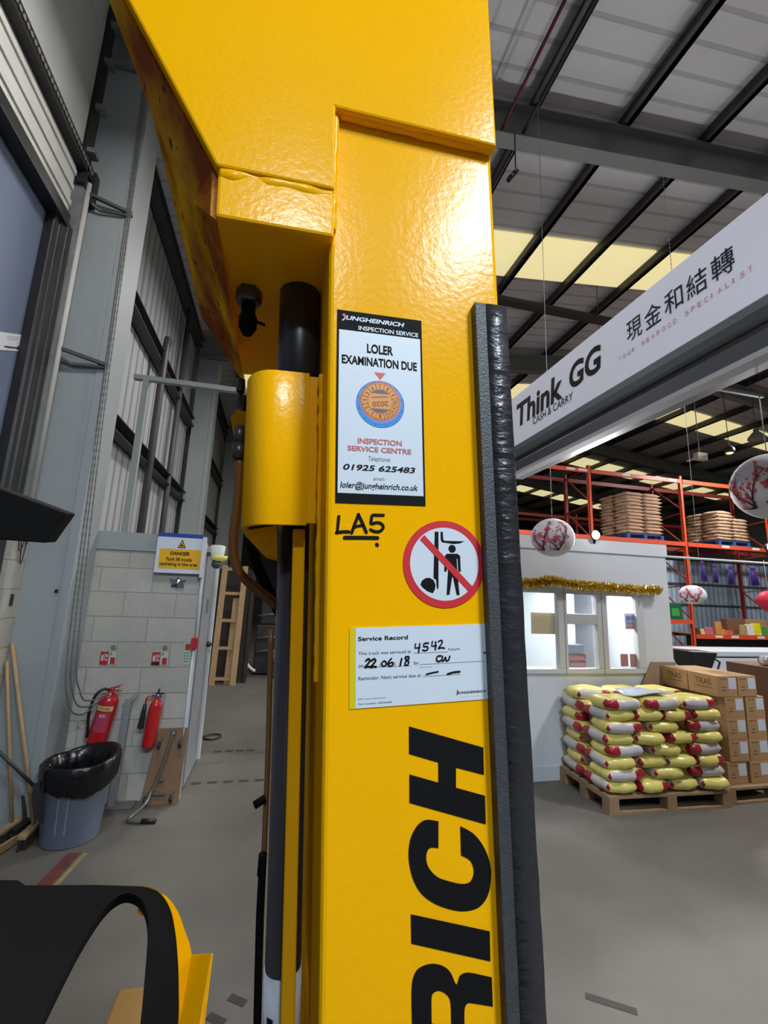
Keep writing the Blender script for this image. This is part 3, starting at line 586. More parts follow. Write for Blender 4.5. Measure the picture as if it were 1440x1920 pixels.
b = MB(); c = onZ(238, 1880, .35); b.box((c.x-.05, c.y-.45, .12), (c.x+.10, c.y+.07, .35)); b.bevel(.01); b.build('outrigger_leg', mat('tan_leg', (150, 112, 52), .6), truck)
# ================================================================== LEFT SIDE
m_redp = mat('extinguisher_red', (188, 26, 30), .3, coat=.3); m_bk = mat('black_plastic', (28, 28, 30), .45); m_chr = mat('chrome', (170, 172, 174), .22, .9); m_wood = mat('pale_timber', (172, 142, 104), .7, var=.16, vscale=9); m_cream = mat('cream_label', (206, 190, 140), .6)
def WY(x, y, Y=4.70): p = onY(x, y, Y); return p
# hoist chains down the column
def chain(name, label, pts, r=.0065):
    b = MB(); P = crom([V(p)[:] for p in pts], 60); n = len(P)
    b.tube([P[0], *P[1:]], [r*(.55 if k % 2 else 1.1) for k in range(n)], 6); return tag(b.build(name, mat('chain_steel', (112, 112, 110), .5, .3)), label, 'chain', 'hoist chains on the grey column')
def cpt(x, y, Y): p = onY(x, y, Y); return p
chain('hoist_chain', 'long hoist chain down the grey column corner, its loop hanging the lowest', [(-1.70, 4.24, 6.9), (-1.66, 4.24, 5.2), (-1.62, 4.24, 3.2), (-1.575, 4.24, 1.4), (-1.535, 4.3, .92), (-1.46, 4.4, .80), (-1.38, 4.5, .87)])
chain('hoist_chain', 'long hoist chain down the grey column, the one nearest the blockwork', [(-1.66, 4.22, 6.9), (-1.62, 4.22, 5.2), (-1.575, 4.22, 3.2), (-1.50, 4.22, 1.4), (-1.46, 4.3, 1.0), (-1.40, 4.4, .91), (-1.28, 4.6, .95)])
chain('hoist_chain', 'long hoist chain down the grey column, between the two others', [(-1.68, 4.23, 6.9), (-1.64, 4.23, 5.2), (-1.60, 4.23, 3.2), (-1.54, 4.23, 1.4), (-1.50, 4.3, .96), (-1.43, 4.4, .86), (-1.34, 4.55, .91)])
# bin and its liner
bc = V((-1.335, 4.16, 0))
m_bin = mat('translucent_bin_plastic', (138, 150, 172), .35, alpha=.78)
b = MB(); pr = [(.185, 0), (.19, .01), (.22, .50), (.235, .505), (.235, .53), (.228, .53), (.228, .51), (.213, .50), (.185, .015), (.001, .015)]
b.lathe(pr, bc, 40)
bn = tag(b.build('waste_bin', m_bin, None), 'cloudy translucent round waste bin standing beside the grey column', 'bin')
b = MB()
for a in (-1.75, -1.45): b.bar(bc+V((math.cos(a)*.196, math.sin(a)*.196, .1)), bc+V((math.cos(a)*.2155, math.sin(a)*.2155, .42)), .006, .006)
b.build('moulded_rib', mat('bin_rib', (150, 162, 180), .4), bn)
b = MB(); b.lathe([(.165, .02), (.17, .06), (.17, .09), (.001, .10)], bc, 20); tag(b.build('rubbish', mat('dark_blue_rubbish', (44, 54, 84), .7, var=.4, vscale=12)), 'dark blue rubbish showing through the side of the waste bin', 'rubbish')
m_lin = mat('bin_liner_black', (14, 14, 15), .22, bump=.6, bscale=14)
b = MB(); rnd = random.Random(7); n = 72; rings = []
prof = [(.165, .12), (.18, .28), (.196, .46), (.222, .535), (.236, .548), (.246, .535), (.252, .49), (.252, .42), (.246, .375)]
ph = [rnd.uniform(0, 6.28) for _ in range(6)]
for i, (r, z) in enumerate(prof):
    ring = []
    for k in range(n):
        a = 2*math.pi*k/n; wv = .5*math.sin(9*a+ph[0])+.35*math.sin(17*a+ph[1]+i)+.3*math.sin(29*a+ph[2])
        rr = r+(wv*.007 if i > 3 else wv*-.006); zz = z+(wv*.012+.03*math.sin(a*2+ph[3]) if i > 5 else 0)
        rr += .02*max(0, math.cos(a-.2)) if i > 3 else 0; zz += .05*max(0, math.cos(a-.7)) if i > 2 else 0
        ring.append(b.bm.verts.new(bc+V((rr*math.cos(a), rr*math.sin(a), zz))))
    rings.append(ring)
for i in range(len(rings)-1):
    for k in range(n): b.bm.faces.new((rings[i][k], rings[i][(k+1) % n], rings[i+1][(k+1) % n], rings[i+1][k])).smooth = True
b.bm.faces.new(rings[0])
tag(b.build('bin_liner', m_lin, None, True), 'shiny black bin bag folded over the rim of the translucent bin', 'bin liner')
# brooms and dustpan against the side wall
def broom(label, foot, top, r, m, head, cat='broom'):
    t = thing('broom', label, cat, (foot[0], foot[1], 0)); foot, top = V(foot), V(top)
    b = MB(); b.tube([foot, foot.lerp(top, .5), top], r, 10); b.tube([top, top+(top-foot).normalized()*.012], [r, r*.5], 10); b.build('handle', m, t)
    if head:
        b = MB(); c = V((foot.x, foot.y, .085)); b.bar(c-V(head), c+V(head), .06, .035); b.bevel(.008); b.build('head', m_wood if cat == 'broom' else m_bk, t)
        b = MB(); h = V(head); N = 22
        rn = random.Random(2)
        for k in range(N):
            for j in range(3):
                p = c+h*(2*k/(N-1)-1)*.96+V((0, 0, -.015))+V((h.y, -h.x, 0)).normalized()*(j-1)*.018; b.bar(p, p+V((rn.uniform(-.015, .015), rn.uniform(-.015, .015), -.069)), .012, .012)
        b.build('bristles', mat('dark_bristle', (58, 48, 40), .9), t)
    return t
broom('tall wooden broom handle leaning left of the bin, the tallest of the handles', onZ(63, 1546, .1)[:], onX(23, 1208, -1.975)[:], .014, m_wood, (.0, .16, .0))
broom('thinner wooden broom handle with a bleached end, left of the tallest handle', onZ(22, 1543, .1)[:], onX(13, 1242, -1.98)[:], .012, m_wood, (.03, .15, 0))
broom('dark green handled brush leaning between the two wooden broom handles', onZ(47, 1540, .1)[:], onX(32, 1345, -1.97)[:], .012, mat('dark_green_handle', (52, 62, 60), .6), (.02, .12, 0), 'brush')
t = thing('shovel', 'dark metal shovel lying slantwise across the broom handles beside the bin', 'shovel', (-1.62, 4.2, 0))
b = MB(); b.tube([onY(-20, 1392, 3.95), onY(64, 1474, 4.02)], .012, 8); b.build('shaft', mat('dark_tool', (58, 60, 62), .5, .4), t)
b = MB(); P = [onY(x, y, 4.02) for x, y in ((62, 1470), (80, 1462), (88, 1500), (82, 1545), (66, 1535), (60, 1500))]; b.prism(P, (.004, -.012, .0)); b.bevel(.003); b.build('blade', mat('dark_tool', (58, 60, 62), .5, .4), t)
t = thing('dustpan', 'wooden edged dark dustpan tray on the floor under the broom handles', 'dustpan', (-1.75, 3.75, 0))
b = MB(); dq = [onZ(-60, 1640, .004), onZ(70, 1556, .004), onZ(52, 1530, .004), onZ(-60, 1590, .004)]; b.prism(dq, (0, 0, .012)); b.build('tray', mat('dark_red_brown', (60, 40, 36), .7), t)
b = MB(); b.bar(dq[0]+V((0, 0, .03)), dq[1]+V((0, 0, .03)), .02, .05); b.bar(dq[3]+V((0, 0, .04)), dq[2]+V((0, 0, .04)), .02, .07); b.build('wooden_edge', m_wood, t)
# fire extinguishers
def ext(label, foot, top, r, kind):
    foot, top = V(foot), V(top); ax = (top-foot).normalized(); L = (top-foot).length; t = thing('fire_extinguisher', label, 'fire extinguisher', foot, 'fire extinguishers on the block wall')
    Bm = V((0, 0, 1)).rotation_difference(ax).to_matrix(); g = lambda x, y, z: foot+Bm @ V((x, y, z))
    b = MB(); b.lathe([(r*.8, 0), (r*.97, .012), (r, .03), (r, L-.07), (r*.93, L-.04), (r*.7, L-.015), (r*.35, L), (r*.3, L+.02)], foot, 32, ax=Bm); b.build('cylinder', m_redp, t)
    if kind == 'foam':
        b = MB(); b.lathe([(r*1.005, .03), (r*1.005, .035)], foot, 32, ax=Bm); b.lathe([(r*.98, .0), (r*1.01, .004), (r*1.01, .03)], foot, 32, ax=Bm); b.build('base_ring', mat('dark_red_base', (120, 16, 20), .4), t)
        def patch(nm, z0, z1, a0, a1, m, rr=1.008):
            b = MB(); N = 12
            P = [[g(r*rr*math.sin(a0+(a1-a0)*k/N), -r*rr*math.cos(a0+(a1-a0)*k/N), z) for k in range(N+1)] for z in (z0, z1)]
            for k in range(N): b.face([P[0][k], P[0][k+1], P[1][k+1], P[1][k]]).smooth = True
            return b.build(nm, m, t)
        patch('cream_band', L-.135, L-.095, -.85, .95, m_cream); patch('label', .12, L-.15, -.7, .85, mat('extinguisher_label', (176, 60, 84), .5, var=.12, vscale=30))
        cf = lambda u, v: g(r*1.014*math.sin(u), -r*1.014*math.cos(u), v)
        b = MB(); text2d('FOAM', -.45, L-.127, .5, L-.104, cf, b, bold=.02); b.build('lettering', mat('brown_print', (120, 84, 40), .5), t)
        b = MB(); stroke([(-.28, .25), (-.05, .25)], .022, cf, b); stroke([(.05, .25), (.3, .25)], .022, cf, b)
        for k in range(7): stroke([(-.45+.05*(k % 2), .215-k*.012), (.5-.08*(k % 3), .215-k*.012)], .0035, cf, b)
        b.build('lettering', mat('pale_print', (204, 170, 190), .5), t)
        b = MB(); P = crom([g(-.01, -.005, L+.02)[:], g(-.06, -.03, L+.03)[:], g(-.105, -.05, L-.03)[:], g(-.115, -.04, L-.17)[:], g(-.095, -.02, .12)[:], g(-.085, -.01, .05)[:]], 8); b.tube(P, .012, 10); b.build('hose', m_bk, t)
        b = MB(); b.lathe([(.022, 0), (.022, .03), (.014, .04)], g(0, 0, L+.01), 14, ax=Bm)
        b.bar(g(0, 0, L+.045), g(.075, -.035, L+.085), .018, .008); b.bar(g(0, 0, L+.03), g(.08, -.035, L+.035), .018, .008); b.bar(g(.0, 0, L+.05), g(.06, -.02, L+.06), .012, .006); b.build('lever', m_redp, t)
    else:
        b = MB(); b.lathe([(.018, 0), (.02, .02), (.02, .04), (.012, .05)], g(0, 0, L+.0), 14, ax=Bm); b.bar(g(.03, 0, L+.03), g(-.05, -.015, L+.03), .02, .02); b.build('valve', m_chr, t)
        b = MB(); b.bar(g(-.02, 0, L+.05), g(.05, -.03, L+.055), .018, .01); b.bar(g(.0, 0, L+.05), g(.0, 0, L+.09), .014, .014); b.build('lever', m_bk, t)
        b = MB(); b.tube(crom([g(-.04, -.015, L+.03)[:], g(-.08, -.03, L+.015)[:], g(-.085, -.035, L-.05)[:]], 5), .008, 8); b.build('pipe', m_redp, t)
        b = MB(); b.lathe([(.014, 0), (.018, -.05), (.026, -.19), (.026, -.20)], g(-.085, -.035, L-.04), 18, ax=Bm); b.build('horn', m_bk, t)
    b = MB(); b.bar(g(0, r*.9, L*.72), g(0, r*.9+.05, L*.72), .03, .05); b.build('bracket', mat('dark_bracket', (70, 72, 72), .5), t)
ext('larger red foam fire extinguisher with a cream band, hanging above the bin', (-1.385, 4.62, .50), (-1.325, 4.63, .92), .078, 'foam')
ext('smaller red fire extinguisher with a black discharge horn, hanging right of the angle post', (-.975, 4.64, .46), (-.945, 4.645, .86), .055, 'co2')
# wall signs
def sign(name, label, cat, p0, p1, Y, m, group=None, th=.004):
    b = MB(); b.box((p0[0], Y-th, p0[1]), (p1[0], Y, p1[1])); return tag(b.build(name, m), label, cat, group)
YW = 4.704
m_sg = mat('sign_mint', (178, 196, 186), .5); m_sr = mat('sign_red', (182, 36, 40), .5)
def idsign(label, x0, y0, x1, y1):
    p, q = WY(x0, y1), WY(x1, y0); s = sign('extinguisher_sign', label, 'sign', (p.x, p.z), (q.x, q.z), YW, m_sg, 'extinguisher signs on the block wall'); f = lambda u, v: V((p.x+(q.x-p.x)*u, YW-.005, p.z+(q.z-p.z)*v)); return s, f
for lab, box_, dark in (('small red and mint fire extinguisher sign above the larger extinguisher', (186, 1222, 219, 1246), 0), ('small red and mint fire extinguisher sign with a black strip, above the smaller extinguisher', (283, 1223, 316, 1247), 1)):
    s, f = idsign(lab, *box_)
    b = MB(); b.prism([f(.0, 0), f(.52, 0), f(.52, 1), f(0, 1)], (0, -.001, 0)); b.prism([f(.66, .05), f(.95, .05), f(.95, .55), f(.66, .55)], (0, -.001, 0)); b.build('red_field', m_sr, s)
    f2 = lambda u, v, f=f: f(u, v)+V((0, -.0015, 0)); b = MB()
    fill2d([[(.07, .3), (.2, .3), (.2, .8), (.07, .7)]], f2, b); fill2d([[(.26, .3), (.30, .3), (.30, .85), (.26, .85)]], f2, b); fill2d([[(.36, .55), (.46, .6), (.44, .85), (.36, .8)]], f2, b); fill2d([[(.36, .3), (.46, .3), (.46, .45), (.36, .45)]], f2, b); b.build('pictogram', m_wht, s)
    if dark: b = MB(); b.prism([f2(0, 0), f2(.52, 0), f2(.52, .2), f2(0, .2)], (0, -.001, 0)); b.build('black_strip', m_bk, s)
    b = MB(); fill2d([[(.62, .75), (.7, .75), (.7, .95), (.62, .95)]], f2, b); b.build('green_mark', mat('sign_green', (40, 110, 70), .5), s)
    c = (f(.75, 1.35)); b = MB(); b.lathe([(.022, 0), (.018, .002)], c, 9, ax=M.Rotation(math.pi/2, 3, 'X')); b.build('glue_mark', mat('old_glue', (138, 122, 86), .9), we)
s, f = idsign('narrow mint and red fire equipment sign beside the white corner trim', 342, 1205, 359, 1246)
f2 = lambda u, v: f(u, v)+V((0, -.0015, 0)); b = MB(); b.prism([f(.15, .66), f(.85, .66), f(.85, .94), f(.15, .94)], (0, -.001, 0)); b.build('red_field', m_sr, s)
b = MB()
for k in range(4): fill2d([[(.15, .1+.13*k), (.28, .1+.13*k), (.28, .17+.13*k), (.15, .17+.13*k)]], f2, b)
for k in range(4): stroke([(.4, .135+.13*k), (.8, .135+.13*k)], .03, f2, b)
b.build('marks', mat('sign_green', (40, 110, 70), .5), s)
# danger sign
p, q = onY(288, 1073, 4.655), onY(386, 1011, 4.655); YD = 4.655
s = sign('danger_sign', 'white and yellow DANGER fork lift trucks sign on top of the block wall', 'sign', (p.x, p.z), (q.x, q.z), YD, mat('sign_white', (206, 212, 222), .45), th=.005)
fd = lambda u, v, d=.0065: V((p.x+(q.x-p.x)*u, YD-d, p.z+(q.z-p.z)*v))
m_sy = mat('sign_yellow', (226, 172, 16), .5)
b = MB(); b.prism([fd(*c) for c in ((.075, .12), (.935, .12), (.935, .67), (.075, .67))], (0, .001, 0)); b.build('yellow_field', m_sy, s)
fe = lambda u, v: fd(u, v, .008)
b = MB(); fill2d([[(.43, .71), (.60, .71), (.515, .95)]], fe, b); b.build('warning_triangle', m_k, s)
b = MB(); fill2d([[(.455, .73), (.575, .73), (.515, .905)]], lambda u, v: fd(u, v, .0086), b); b.build('triangle_field', m_sy, s)
b = MB(); fg = lambda u, v: fd(u, v, .0093); fill2d([[(.485, .75), (.55, .75), (.55, .775), (.52, .79), (.51, .83), (.50, .83), (.495, .79), (.485, .78)]], fg, b)
text2d('DANGER', .30, .50, .70, .60, fe, b, bold=.03); text2d('Fork lift trucks', .23, .335, .76, .44, fe, b, bold=.02); text2d('operating in this area', .10, .18, .88, .30, fe, b, bold=.02); b.build('lettering', m_k, s)
b = MB(); b.box((-1.12, 4.66, 2.325), (-.69, 4.70, 2.375)); tag(b.build('blue_board', mat('blue_board', (36, 62, 150), .5)), 'strip of blue board showing above the DANGER sign', 'board')
b = MB(); b.box((-.705, 4.62, 1.96), (-.675, 4.69, 2.35)); b.build('corner_trim', m_wht, we)
# foil scrap
b = MB(); c = WY(333, 1094, 4.69); rn = random.Random(5); P = [(-.075, .045), (-.03, .03), (.0, .06), (.02, .03), (.075, .035), (.05, .0), (.06, -.035), (.03, -.02), (.0, -.045), (-.02, -.03), (-.06, -.035), (-.045, .0)]
ctr = b.bm.verts.new(c+V((0, -.02, 0))); vs = [b.bm.verts.new(c+V((x, rn.uniform(-.012, .01), z))) for x, z in P]
for i in range(12): b.bm.faces.new((ctr, vs[i], vs[(i+1) % 12]))
g_ = bmesh.ops.extrude_face_region(b.bm, geom=list(b.bm.faces)); bmesh.ops.translate(b.bm, verts=[v for v in g_['geom'] if isinstance(v, bmesh.types.BMVert)], vec=(0, .003, 0))
tag(b.build('foil_scrap', mat('silver_foil', (170, 174, 188), .2, .9)), 'crumpled silver foil scrap stuck on the blocks below the DANGER sign', 'foil')
# alarm call point with conduit
b = MB(); b.box((-.715, 4.64, 1.30), (-.655, 4.69, 1.40)); b.bevel(.005); cp = tag(b.build('call_point', m_sr), 'red fire alarm call point on the white corner trim', 'alarm')
b = MB(); b.tube([(-.685, 4.68, 1.40), (-.69, 4.68, 2.2)], .012, 8); b.tube([(-.70, 4.685, 0), (-.695, 4.685, 1.30)], .006, 8); b.build('conduit', m_wht, cp)
# emergency light
t = thing('emergency_light', 'white emergency light with a yellow lens high on the corner by the DANGER sign', 'light', (-.60, 4.78, 2.07))
b = MB(); c = onY(408, 1036, 4.76); b.lathe([(.055, -.01), (.06, 0), (.075, .13), (.06, .14)], c+V((0, 0, -.07)), 20); b.build('housing', mat('lamp_white', (200, 204, 196), .4), t)
b = MB(); b.lathe([(.04, 0), (.07, .02), (.075, .05)], c+V((.03, -.02, -.085)), 16); b.build('lens', mat('lamp_lens', (196, 190, 90), .3, emit=.25), t)
b = MB(); b.bar(c+V((-.02, 0, -.02)), V((-.68, 4.8, c.z-.02)), .05, .04); b.lathe([(.04, 0), (.05, -.05), (.02, -.08)], c+V((0, 0, -.08)), 12); b.build('bracket', mat('dark_bracket', (70, 72, 72), .5), t)
# leaning angle post
b = MB(); fo, tp = V((-1.20, 4.60, 0)), V((-1.185, 4.655, .86)); b.bar(fo, tp, .05, .006, (0, 1, 0)); b.bar(fo+V((.024, .02, 0)), tp+V((.024, .02, 0)), .005, .045, (0, 1, 0))
b.bar(tp+V((-.03, .0, -.05)), tp+V((.07, .02, .045)), .035, .008, (0, 1, 0)); tag(b.build('angle_post', mat('galvanised_post', (150, 154, 158), .4, .3)), 'galvanised steel angle post leaning between the two extinguishers', 'post')
# folding platform trolley leaning on the wall
t = thing('platform_trolley', 'brown board platform trolley stood on end against the block wall', 'trolley', (-.82, 4.6, 0))
A, B_, C_, D_ = V((-.975, 4.60, 0)), V((-.665, 4.60, 0)), V((-.665, 4.688, .60)), V((-.905, 4.688, .60))
nrm = (B_-A).cross(D_-A).normalized(); nrm = nrm if nrm.y < 0 else -nrm
brd = lambda u, v, d=0: (A.lerp(B_, u)).lerp(D_.lerp(C_, u), v)+nrm*d
b = MB(); b.hexa([brd(0, 0), brd(1, 0), brd(1, 1), brd(0, 1), brd(0, 0, -.014), brd(1, 0, -.014), brd(1, 1, -.014), brd(0, 1, -.014)]); b.bevel(.003); b.build('board', mat('brown_board', (132, 102, 76), .7, var=.1, vscale=8), t)
m_cas = mat('castor_rubber', (38, 38, 40), .5)
for u, v in ((.13, .82), (.82, .82), (.12, .12), (.80, .12)):
    c = brd(u, v, .03); b = MB(); b.lathe([(.022, -.012), (.028, -.009), (.028, .009), (.022, .012)], c+nrm*.012-V((0, 0, .02)), 16, ax=M.Rotation(math.pi/2, 3, 'Y')); cs = b.build('castor', m_cas, t)
    b = MB(); b.bar(brd(u, v, 0), c, .03, .02, (1, 0, 0)); b.lathe([(.012, 0), (.01, .012)], brd(u+.04, v+.04, 0), 10, ax=M.Rotation(math.pi/2, 3, 'X')); b.build('fork', m_chr, cs)
b = MB(); b.bar(brd(.42, .96, .012), brd(.62, .96, .012), .03, .03); b.bar(brd(.45, .93, .02), brd(.60, .93, .02), .02, .02); b.build('hinge', mat('galvanised', (120, 122, 122), .4, .4), t)
b = MB(); b.bar(brd(.38, .33, .01), brd(.5, .33, .01), .05, .02); b.bar(brd(.28, .16, .015), brd(.62, .15, .015), .03, .02); b.build('clip', mat('galvanised', (120, 122, 122), .4, .4), t)
b = MB(); P = crom([brd(.52, .95, .03)[:], brd(.42, .6, .05)[:], brd(.25, .2, .06)[:], (-.915, 4.47, .06), (-.985, 4.36, .02), (-.975, 4.31, .016), (-.9, 4.285, .016), (-.78, 4.275, .016)], 8); b.tube(P, .0125, 10); b.build('handle', mat('handle_steel', (120, 120, 118), .35, .6), t)
b = MB(); b.tube([(-.88, 4.283, .019), (-.77, 4.273, .019)], .018, 12); b.build('grip', m_bk, t)
b = MB(); c = onZ(230, 1503); b.box((-1.22, 4.55, 0), (-1.02, 4.69, .018)); b.bevel(.004); tag(b.build('metal_plate', mat('dull_metal', (110, 112, 108), .5, .3)), 'flat dull metal plate on the floor between bin and trolley', 'plate')
# far left: tall ladder-like timber frame, clutter, cable
t = thing('timber_frame', 'tall pale timber ladder-like pallet frame stood on end beyond the block wall', 'pallet', (-.83, 9.8, 0))
Yp = 9.8; rail = lambda x0, x1: None
a0, a1, b0, b1 = onY(396, 1286, Yp), onY(423, 1060, Yp), onY(436, 1284, Yp), onY(462, 1085, Yp); a0.z = b0.z = 0; 
for p_, q_ in ((a0, a1), (b0, b0+(a1-a0))): 
    b = MB(); b.bar(p_, q_, .11, .035, (0, 1, 0)); b.build('upright', m_wood, t)
for v in (.05, .30, .53, .76, .97):
    b = MB(); b.bar(a0.lerp(a1, v)+V((0, .03, 0)), b0.lerp(b0+(a1-a0), v)+V((0, .03, 0)), .06, .03, (0, 1, 0)); b.build('rung', m_wood, t)
b = MB(); b.bar(a0.lerp(b0, .7)+V((0, .1, 0)), a0.lerp(b0, .7)+(a1-a0)*.72+V((0, .1, 0)), .12, .03, (0, 1, 0)); b.build('slat', m_wood, t)
b = MB(); b.box((-1.2, 10.05, 0), (-.42, 10.1, 2.3)); b.box((-1.2, 10.0, 0), (-1.15, 10.7, 2.3)); b.box((-.47, 10.0, 0), (-.42, 10.7, 2.3)); tag(b.build('shelving', mat('dark_brown_shelving', (48, 38, 34), .8)), 'dark shelving standing right behind the tall pale timber frame', 'shelving')
m_jk = mat('dark_clutter', (40, 38, 38), .7, var=.3, vscale=8)
t = thing('machine', 'dark machine standing in the gloom right of the pale timber frame', 'machine', (-.1, 11.2, 0))
b = MB(); b.box((-.32, 10.9, .02), (.35, 11.6, 1.1)); b.box((-.25, 11.0, 1.1), (.3, 11.5, 1.7)); b.bevel(.03); b.build('body', m_jk, t)
b = MB()
for z in (.5, .8, 1.3): b.tube([(-.3, 10.86, z), (0, 10.84, z+.05), (.3, 10.86, z)], .02, 8)
b.build('rail', mat('dull_metal', (110, 112, 108), .5, .3), t)
b = MB(); c = onZ(465, 1250); P = crom([(c.x-.05, 10.7, .55), (c.x-.02, 10.66, .38), (c.x+.08, 10.64, .22), (c.x+.22, 10.62, .13)], 5); b.tube(P, [.01]+[.035]*(len(P)-2)+[.01], 8); b.build('guard', m_wht, t)
def lump(name, label, cat, c, s, m, seed, parent=None):
    b = MB(); bmesh.ops.create_icosphere(b.bm, subdivisions=3, radius=1); rn = random.Random(seed); ph = [rn.uniform(0, 6) for _ in range(6)]
    for v in b.bm.verts:
        p = v.co.copy(); k = 1+.12*math.sin(5*p.x+ph[0])*math.sin(4*p.y+ph[1])+.08*math.sin(9*p.z+ph[2]+3*p.x); v.co = V((c[0]+p.x*s[0]*k, c[1]+p.y*s[1]*k, max(0, c[2]+p.z*s[2]*k)))
    return tag(b.build(name, m, None, True), label, cat)
b = MB(); b.box((.1, 10.45, 0), (.42, 10.75, .30)); b.bevel(.02); tag(b.build('crate', m_jk), 'small dark crate on the floor in front of the dark machine', 'crate')
lump('sack', 'crumpled pale sack lying on top of the dark crate', 'sack', (.22, 10.6, .42), (.17, .14, .15), mat('pale_sack', (120, 112, 108), .8), 3)
b = MB(); p = onZ(385, 1385); P = crom([(p.x-.05, p.y, .012), (p.x+.04, p.y+.1, .02), (p.x+.16, p.y+.08, .02), (p.x+.17, p.y-.02, .012), (p.x+.08, p.y-.08, .012), (p.x-.02, p.y-.04, .012)], 6); b.tube(P, .011, 8); tag(b.build('cable_loop', m_bk), 'black looped cable on the floor beside the white edged partition', 'cable')
# ================================================================== RIGHT SIDE
m_gal = mat('galvanised_shutter', (128, 136, 140), .3, .75); m_nv = mat('dark_shutter_box', (52, 56, 66), .4)
# ---- shop sign over the shutter
b = MB(); b.box((2.2, -2.2, 3.345), (2.26, 4.15, 3.86)); b.bevel(.003); sg = tag(b.build('shop_sign', mat('sign_face_white', (222, 224, 238), .85, spec=.2)), 'long white shop fascia sign with black lettering above the roller shutter', 'sign')
SG = lambda s, z: V((2.197, -s, z))
def sx(b, s, y0, y1, z0, z1, **k): text2d(s, -y0, z0, -y1, z1, SG, b, **k)
b = MB(); sx(b, 'Think', 3.755, 3.03, 3.518, 3.752, bold=.028, shear=.1); sx(b, 'GG', 2.935, 2.565, 3.533, 3.745, bold=.03, shear=.12); b.build('lettering', m_k, sg)
b = MB(); sx(b, 'CASH & CARRY', 3.475, 2.90, 3.444, 3.510, shear=.08, bold=.002); b.build('lettering', mat('print_charcoal', (52, 54, 62), .8, spec=.15), sg)
b = MB()
for k, ch in enumerate('現金和結轉'): y = 2.315-k*.1535; sx(b, ch, y, y-.128, 3.587, 3.735, bold=.0)
b.build('lettering', mat('print_soft_black', (36, 38, 46), .8, spec=.15), sg)
b = MB(); n = 'YOUR SEAFOOD SPECIALIST'; 
for k, ch in enumerate(n):
    if ch == ' ': continue
    y = 2.40-k*(.905/22.5); sx(b, ch, y, y-(.006 if ch == 'I' else .021), 3.502+k*.0005, 3.532+k*.0005)
b.build('lettering', mat('print_pale_red', (206, 128, 140), .8, spec=.15), sg)
b = MB(); P = [(2.2, 3.343), (2.205, 3.30), (2.225, 3.262), (2.26, 3.24), (2.5, 3.24), (2.5, 3.343)]; b.prism([V((x, -2.2, z)) for x, z in P], (0, 6.35, 0)); sh = struct(b.build('door_2', m_gal))
b = MB(); b.box((2.25, -2.2, 3.20), (2.5, 4.15, 3.24)); b.build('shutter_slot', m_bk, sh)
b = MB(); b.box((2.235, -2.2, 3.105), (2.30, 4.15, 3.20)); b.box((2.3, -2.2, 3.12), (2.48, 4.15, 3.2)); b.bevel(.004); b.build('shutter_curtain', m_nv, sh)
b = MB(); b.box((2.228, -2.2, 3.072), (2.31, 4.15, 3.104)); b.build('bottom_rail', mat('shutter_rail', (150, 152, 156), .7), sh)
b = MB(); b.box((2.2, 4.15, 0), (2.32, 4.6, 3.86)); b.box((2.2, -2.4, 0), (2.5, -2.2, 3.86)); b.build('jamb', m_ltg, sh)
# ---- office
YO = 4.59
m_ow = mat('office_white', (206, 211, 220), .6, var=.02); m_in = mat('office_inside_white', (222, 228, 230), .6)
fz = lambda x, y: onY(960+x/5.143, 1060+y/5.143, YO)
wx0, wx1 = 2.30, (fz(1240, 300).x+fz(1305, 1040).x)/2; wz0, wz1 = 1.072, 2.005
b = MB(); b.box((2.3, YO, 0), (4.70, YO+.08, wz0)); b.box((2.3, YO, wz1), (4.70, YO+.08, 2.45)); b.box((wx1, YO, wz0), (4.70, YO+.08, wz1)); b.box((4.62, YO+.08, 0), (4.70, 7.2, 2.45))
wo = struct(b.build('wall_office', m_ow))
b = MB(); b.box((2.3, YO-.015, 2.45), (4.71, YO+.08, 2.60)); b.box((4.62, YO+.08, 2.45), (4.71, 7.2, 2.6)); struct(b.build('trim_1', mat('office_fascia', (214, 220, 228), .5)))
b = MB(); b.box((2.3, YO-.012, 0), (4.705, YO, .14)); struct(b.build('baseboard_office', mat('office_skirting', (200, 206, 214), .5)))
b = MB(); b.box((2.3, 7.1, 0), (4.62, 7.2, 2.45)); b.box((3.15, 5.9, 0), (3.2, 7.1, 2.45)); b.box((4.0, 5.5, 0), (4.04, 7.1, 2.45)); struct(b.build('wall_office_back', m_in))
b = MB(); b.box((2.3, YO+.08, 2.44), (4.62, 7.2, 2.45)); struct(b.build('ceiling_office', m_in))
m_pv = mat('window_frame_white', (196, 198, 204), .4); m_gl = bpy.data.materials.new('window_glass'); m_gl.use_nodes = True
g_ = m_gl.node_tree.nodes['Principled BSDF']; g_.inputs['Alpha'].default_value = .12; g_.inputs['Roughness'].default_value = .05; g_.inputs['Base Color'].default_value = (.8, .86, .88, 1)
mx = lambda x, y0=300, y1=1000: (fz(x, y0).x+fz(x+(y1-y0)*.085, y1).x)/2
m1a, m1b = mx(415), mx(500); m2a, m2b = mx(785), mx(888); r1 = mx(1170)
zb, zt = wz0+.055, wz1-.055; zm0, zm1 = fz(650, 570).z, fz(650, 468).z
b = MB(); y0, y1 = YO-.02, YO+.06
b.box((wx0, y0, wz0), (wx1, y1, zb)); b.box((wx0, y0, zt), (wx1, y1, wz1)); b.box((r1, y0, zb), (wx1, y1, zt)); b.box((m1a, y0, zb), (m1b, y1, zt)); b.box((m2a, y0, zb), (m2b, y1, zt)); b.box((m1b, y0, zm0), (m2a, y1, zm1)); b.bevel(.006)
wn = struct(b.build('window_1', m_pv))
b = MB()
for x in ((m1a+m1b)/2+.02, (m2a+m2b)/2): b.box((x-.004, y0-.001, wz0), (x+.004, y0+.004, wz1))
